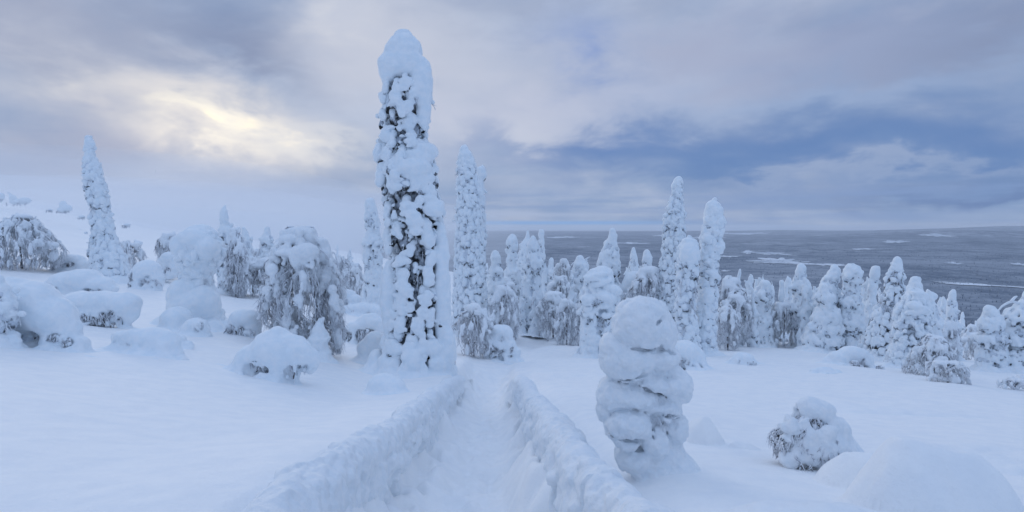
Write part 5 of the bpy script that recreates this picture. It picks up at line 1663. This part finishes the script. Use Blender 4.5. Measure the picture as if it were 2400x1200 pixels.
# ------------------------------------------------------------------ bush and mounds in the right foreground
birch('round twiggy bush half buried in the right foreground with a domed snow cap',
      [(958, 1885, 1928), (972, 1862, 1940), (995, 1836, 1950), (1020, 1816, 1956), (1050, 1810, 1962), (1075, 1826, 1966), (1098, 1842, 1970)], base=(1905, 1092), seed=181, n=560, rad=0.7, name='snow_covered_bush', cat='bush',
      caps=[(1904, 953, 38, 26), (1924, 962, 28, 24), (1958, 1008, 36, 24, .02), (1976, 1036, 32, 34, .05), (1950, 1040, 28, 30, -.05), (1986, 1070, 42, 34, .05), (1965, 1085, 40, 26, .05),
            (1900, 1008, 34, 13, -.12), (1874, 1024, 20, 18, -.13), (1850, 1052, 14, 20, -.12), (1900, 1030, 22, 22, -.17), (1922, 1026, 16, 24, -.14), (1884, 1052, 20, 20, -.18), (1912, 1060, 14, 20, -.16)], blotch=16, trunk=[(1905, 1092), (1900, 1040), (1895, 985)])


def drift(label, px, py, w, hgt, Y, seed, aspect=1.0, rough=0.02, mat=None):
    """A broad smooth swell of snow lying over something buried."""
    kk = Y / F
    rx, ry = w * kk, w * kk * aspect
    cx = (px - 1200) * kk
    n = 70
    u = np.linspace(-1.6, 1.6, n)
    U, Vv = np.meshgrid(u, u)
    X, YY = cx + U * rx, Y + Vv * ry
    d = np.sqrt(U ** 2 + Vv ** 2) * (1 + 0.10 * vnoise(U + seed, Vv, 0.9, seed))
    d = d * (1 - 0.16 * np.clip(U, -1.2, 1.2)) * (1 + 0.14 * vnoise(U, Vv + seed, 1.7, seed + 5))
    prof = np.where(d < 1, np.sqrt(np.maximum(1 - d ** 2.2, 0)), 0)
    prof = 0.42 * prof + 0.62 * np.exp(-(np.abs(d) / 0.84) ** 4)
    prof = prof * (1 + 0.10 * vnoise(U, Vv, 0.55, seed + 8))
    hh = hgt * kk
    Z = ground_z(X, YY) + hh * prof * 0.9 - 0.03 * sstep(0.9, 1.5, d) - 0.004
    Z = Z + rough * (vnoise(X, YY, 0.33, seed) + 0.5 * vnoise(X, YY, 0.12, seed + 1) + 0.3 * vnoise(X, YY, 0.06, seed + 2)) * sstep(1.25, 0.8, d)
    i, j = np.meshgrid(np.arange(n - 1), np.arange(n - 1), indexing='ij')
    a = i * n + j
    Q = np.stack([a, a + 1, a + n + 1, a + n], -1).reshape(-1, 4)
    gz = float(ground_z(np.array(cx), np.array(Y)))
    V = np.stack([X, YY, Z], -1).reshape(-1, 3) - np.array([cx, Y, gz])
    o = bpy.data.objects.new('snow_mound', mesh_np('snow_mound', V, Q, mat or M_GROUND))
    COL.objects.link(o)
    o.location = (cx, Y, gz)
    o['label'], o['category'] = label, 'snow mound'
    return o


drift('big smooth snow mound in the lower right corner', 2170, 1125, 185, 172, 4.0, 1, 0.75, 0.03)
drift('smaller rounded mound joined to the left of the big corner mound', 2050, 1075, 130, 78, 4.7, 2, 0.8, 0.025)
drift('long faint swell of snow beyond the big corner mound', 2230, 985, 210, 40, 6.0, 3, 0.6)
drift('rounded snow mound just right of the stacked figure', 1645, 1000, 48, 58, 6.6, 4, 0.9)
drift('small flat bump of snow between the stacked figure and the twiggy bush', 1740, 1012, 34, 14, 6.4, 5, 0.9)
drift('broad low swell of snow in front of the twiggy bush', 1880, 1165, 210, 52, 3.6, 6, 0.5, 0.02)
drift('long soft swell of snow across the open white slope', 2030, 930, 200, 16, 11.0, 7, 0.5, 0.01)

# ------------------------------------------------------------------ crowded trees behind the front rows
rng = np.random.default_rng(2024)
LABEL = 'small snow-plastered spruce crowded among the trees behind the front rows'
GROUP = 'small spruces crowded behind the front rows'
protos = []
for i in range(6):
    hgt = 3.4 + 0.5 * i
    Yp, px = 55.0 + i, 1100.0 + 60 * i
    k = Yp / F
    by = 735
    tp = by - hgt / k
    w = rng.uniform(0.34, 0.62) / k
    rows = [(tp, px - 0.25 * w, px + 0.2 * w)] + [(tp + (by - tp) * f, px + rng.uniform(-.15, .15) * w - w * (0.4 + 0.75 * f), px + rng.uniform(-.15, .15) * w + w * (0.4 + 0.75 * f)) for f in (0.12, 0.3, 0.5, 0.75, 1.0)]
    protos.append(spruce(LABEL, rows, base=(px, by), depth=Yp, seed=500 + i, size=0.55, gap=0.11, crust=0.50, core=0.82, twigs=16, group=GROUP, apron=1.1))


def copy_thing(root, loc, rz, sc):
    r = root.copy()
    COL.objects.link(r)
    r.location = loc
    r.rotation_euler = (0, 0, rz)
    r.scale = (sc, sc, sc)
    for ch in root.children:
        c = ch.copy()
        COL.objects.link(c)
        c.parent = r
    return r


def bare_slope(px):
    return np.interp(px, [560, 900, 1060, 1300, 1700, 2250, 2330, 2500], [0.5, 0.8, 1.0, 1.0, 1.0, 1.0, 0.5, 0.4])


def crown_limit(px):
    """Highest photo row the crowded trees reach, so that the plain stays in view."""
    return np.interp(px, [560, 700, 850, 1040, 1120, 1200, 1300, 1400, 1550, 1690, 1760, 1900, 2000, 2100, 2200, 2260, 2400], [570, 590, 600, 605, 610, 630, 640, 650, 640, 655, 660, 650, 650, 690, 715, 745, 760])


first = list(protos)
count = 0
tries = 0
while count < 260 and tries < 6000:
    tries += 1
    Yp = float(np.exp(rng.uniform(math.log(33), math.log(150))))
    px = rng.uniform(560, 2280)
    if count > 150:
        px, Yp = rng.uniform(1690, 2290), float(np.exp(rng.uniform(math.log(30), math.log(80))))
    if rng.uniform() > bare_slope(px):
        continue
    x = (px - 1200) / F * Yp
    gz = float(ground_z(np.array(x), np.array(Yp)))
    by = HORIZ - (gz - ZC) / Yp * F
    pick = int(rng.integers(6))
    sc = rng.uniform(0.8, 1.45)
    tp = by - (3.4 + 0.5 * pick) * sc / Yp * F
    lim = crown_limit(px) + rng.uniform(-22, 60)
    if tp < lim:
        sc *= (by - lim) / (by - tp)
    if sc < 0.28:
        continue
    if Yp < 42 and not (1180 < px < 1560 or 1690 < px < 2200):
        continue
    if first:
        p = first.pop()
        p.location = (x, Yp, gz - 0.1)
        p.scale = (sc, sc, sc)
    else:
        copy_thing(protos[pick], (x, Yp, gz - 0.1), rng.uniform(0, 6.28), sc)
    count += 1


LABEL_B = 'small frosted birch with hanging twigs among the crowded trees behind the front rows'
GROUP_B = 'small frosted birches crowded behind the front rows'
bprotos = []
for i in range(4):
    Yp, px, by = 44.0, 1250.0 + 30 * i, 740
    k = Yp / F
    hgt, w = (2.0, 2.6, 3.1, 2.3)[i], (1.0, 0.85, 1.2, 1.3)[i]
    tp = by - hgt / k
    rows = [(tp + hgt * f / k, px - w * a / k, px + w * b / k) for f, a, b in ((0, .25, .3), (.08, .55, .5), (.25, .85, .8), (.5, 1.0, .95), (.8, 1.0, 1.05), (1.0, .8, .9))]
    bprotos.append(birch(LABEL_B, rows, base=(px, by), depth=Yp, seed=700 + i, n=170, caps=[(px, tp + 6, 0.5 * w / k, 6), (px - 8, tp + 14, 0.4 * w / k, 6), (px + 9, tp + 16, 0.35 * w / k, 7)], blotch=34, group=GROUP_B))
firstb = list(bprotos)
count = 0
tries = 0
while count < 130 and tries < 4000:
    tries += 1
    Yp = float(np.exp(rng.uniform(math.log(30), math.log(85))))
    px = rng.uniform(560, 2300)
    if rng.uniform() > bare_slope(px) or (Yp < 40 and not (1180 < px < 1560 or 1690 < px < 2230)):
        continue
    x = (px - 1200) / F * Yp
    gz = float(ground_z(np.array(x), np.array(Yp)))
    by = HORIZ - (gz - ZC) / Yp * F
    pick = int(rng.integers(4))
    sc = rng.uniform(0.7, 1.1)
    tp = by - (2.0, 2.6, 3.1, 2.3)[pick] * sc / Yp * F
    lim = crown_limit(px) + rng.uniform(0, 60)
    if tp < lim:
        sc *= (by - lim) / (by - tp)
    if sc < 0.35:
        continue
    if firstb:
        p = firstb.pop()
        p.location, p.scale = (x, Yp, gz - 0.05), (sc, sc, sc)
    else:
        copy_thing(bprotos[pick], (x, Yp, gz - 0.05), rng.uniform(0, 6.28), sc)
    count += 1


# ------------------------------------------------------------------ keep the crowd that can be seen, and say which is which
LAND = [(300, 'the leaning column'), (470, 'the bell-shaped tree'), (600, 'the bowed birch thicket'), (705, 'the largest weeping birch'), (870, 'the slender knobbly spruce'), (965, 'the tallest giant spruce'),
        (1100, 'the tall straight snow column'), (1243, 'the conical spruce'), (1312, 'the wide birch curtain'), (1362, 'the antlered tree'), (1425, 'the broad-shouldered spruce'), (1490, 'the round snow ball'),
        (1575, 'the tall open-clefted spruce'), (1660, 'the lumpy snow pillar'), (1730, 'the sharp leaning spire'), (1780, 'the hooked arch tree'), (1880, 'the round-topped spruce'), (1935, 'the beaked spruce'),
        (1995, 'the flat-topped column'), (2090, 'the hooked dark-trunked tree'), (2140, 'the big broad spruce'), (2232, 'the lone capped spire')]
ORD = ['leftmost', 'second', 'third', 'fourth', 'fifth', 'sixth', 'seventh', 'eighth', 'ninth', 'tenth', 'eleventh', 'twelfth', 'thirteenth', 'fourteenth', 'fifteenth', 'sixteenth', 'seventeenth', 'eighteenth']
bpy.context.view_layer.update()
dg = bpy.context.evaluated_depsgraph_get()
eye = Vector((0, 0, ZC))
see_through = {'haze', 'fog'}


def seen(root):
    names = {c.name for c in root.children}
    hits = 0
    body = max(root.children, key=lambda c: c.dimensions.z)
    bb = [root.matrix_world @ Vector(v) for v in body.bound_box]
    z0, z1 = min(v.z for v in bb), max(v.z for v in bb)
    x0, x1 = min(v.x for v in bb), max(v.x for v in bb)
    for fz in (0.97, 0.88, 0.75, 0.5):
        for fx in (0.3, 0.5, 0.7):
            t = Vector((x0 + fx * (x1 - x0), root.location.y, z0 + fz * (z1 - z0)))
            d = (t - eye).normalized()
            o = eye
            for _ in range(12):
                ok, loc, nor, idx, ob, mt = scene.ray_cast(dg, o, d)
                if not ok or ob.name.split('.')[0] not in see_through:
                    break
                o = loc + d * 0.01
            if ok and ob.name in names:
                hits += 1
    return hits


for grp, noun in ((GROUP, 'spruce'), (GROUP_B, 'birch')):
    crowd = [o for o in scene.objects if o.parent is None and o.get('group') == grp]
    rooms = {}
    for o in crowd:
        if seen(o) < 1:
            for c in list(o.children):
                bpy.data.objects.remove(c)
            bpy.data.objects.remove(o)
            continue
        px = 1200 + F * o.location.x / o.location.y
        rooms.setdefault(min(LAND, key=lambda q: abs(q[0] - px))[1], []).append((px, o))
    for where, lst in rooms.items():
        lst.sort(key=lambda q: q[0])
        kind = 'small snowy spruce' if noun == 'spruce' else 'small frosted birch'
        for i, (px, o) in enumerate(lst):
            if len(lst) == 1:
                o['label'] = f'only {kind} crowded close behind {where}'
            elif i == len(lst) - 1:
                o['label'] = f'rightmost {kind} in the crowd close behind {where}'
            elif i == 0:
                o['label'] = f'leftmost {kind} in the crowd close behind {where}'
            else:
                o['label'] = f'{ORD[min(i, 17)]} {kind} from the left in the crowd behind {where}'
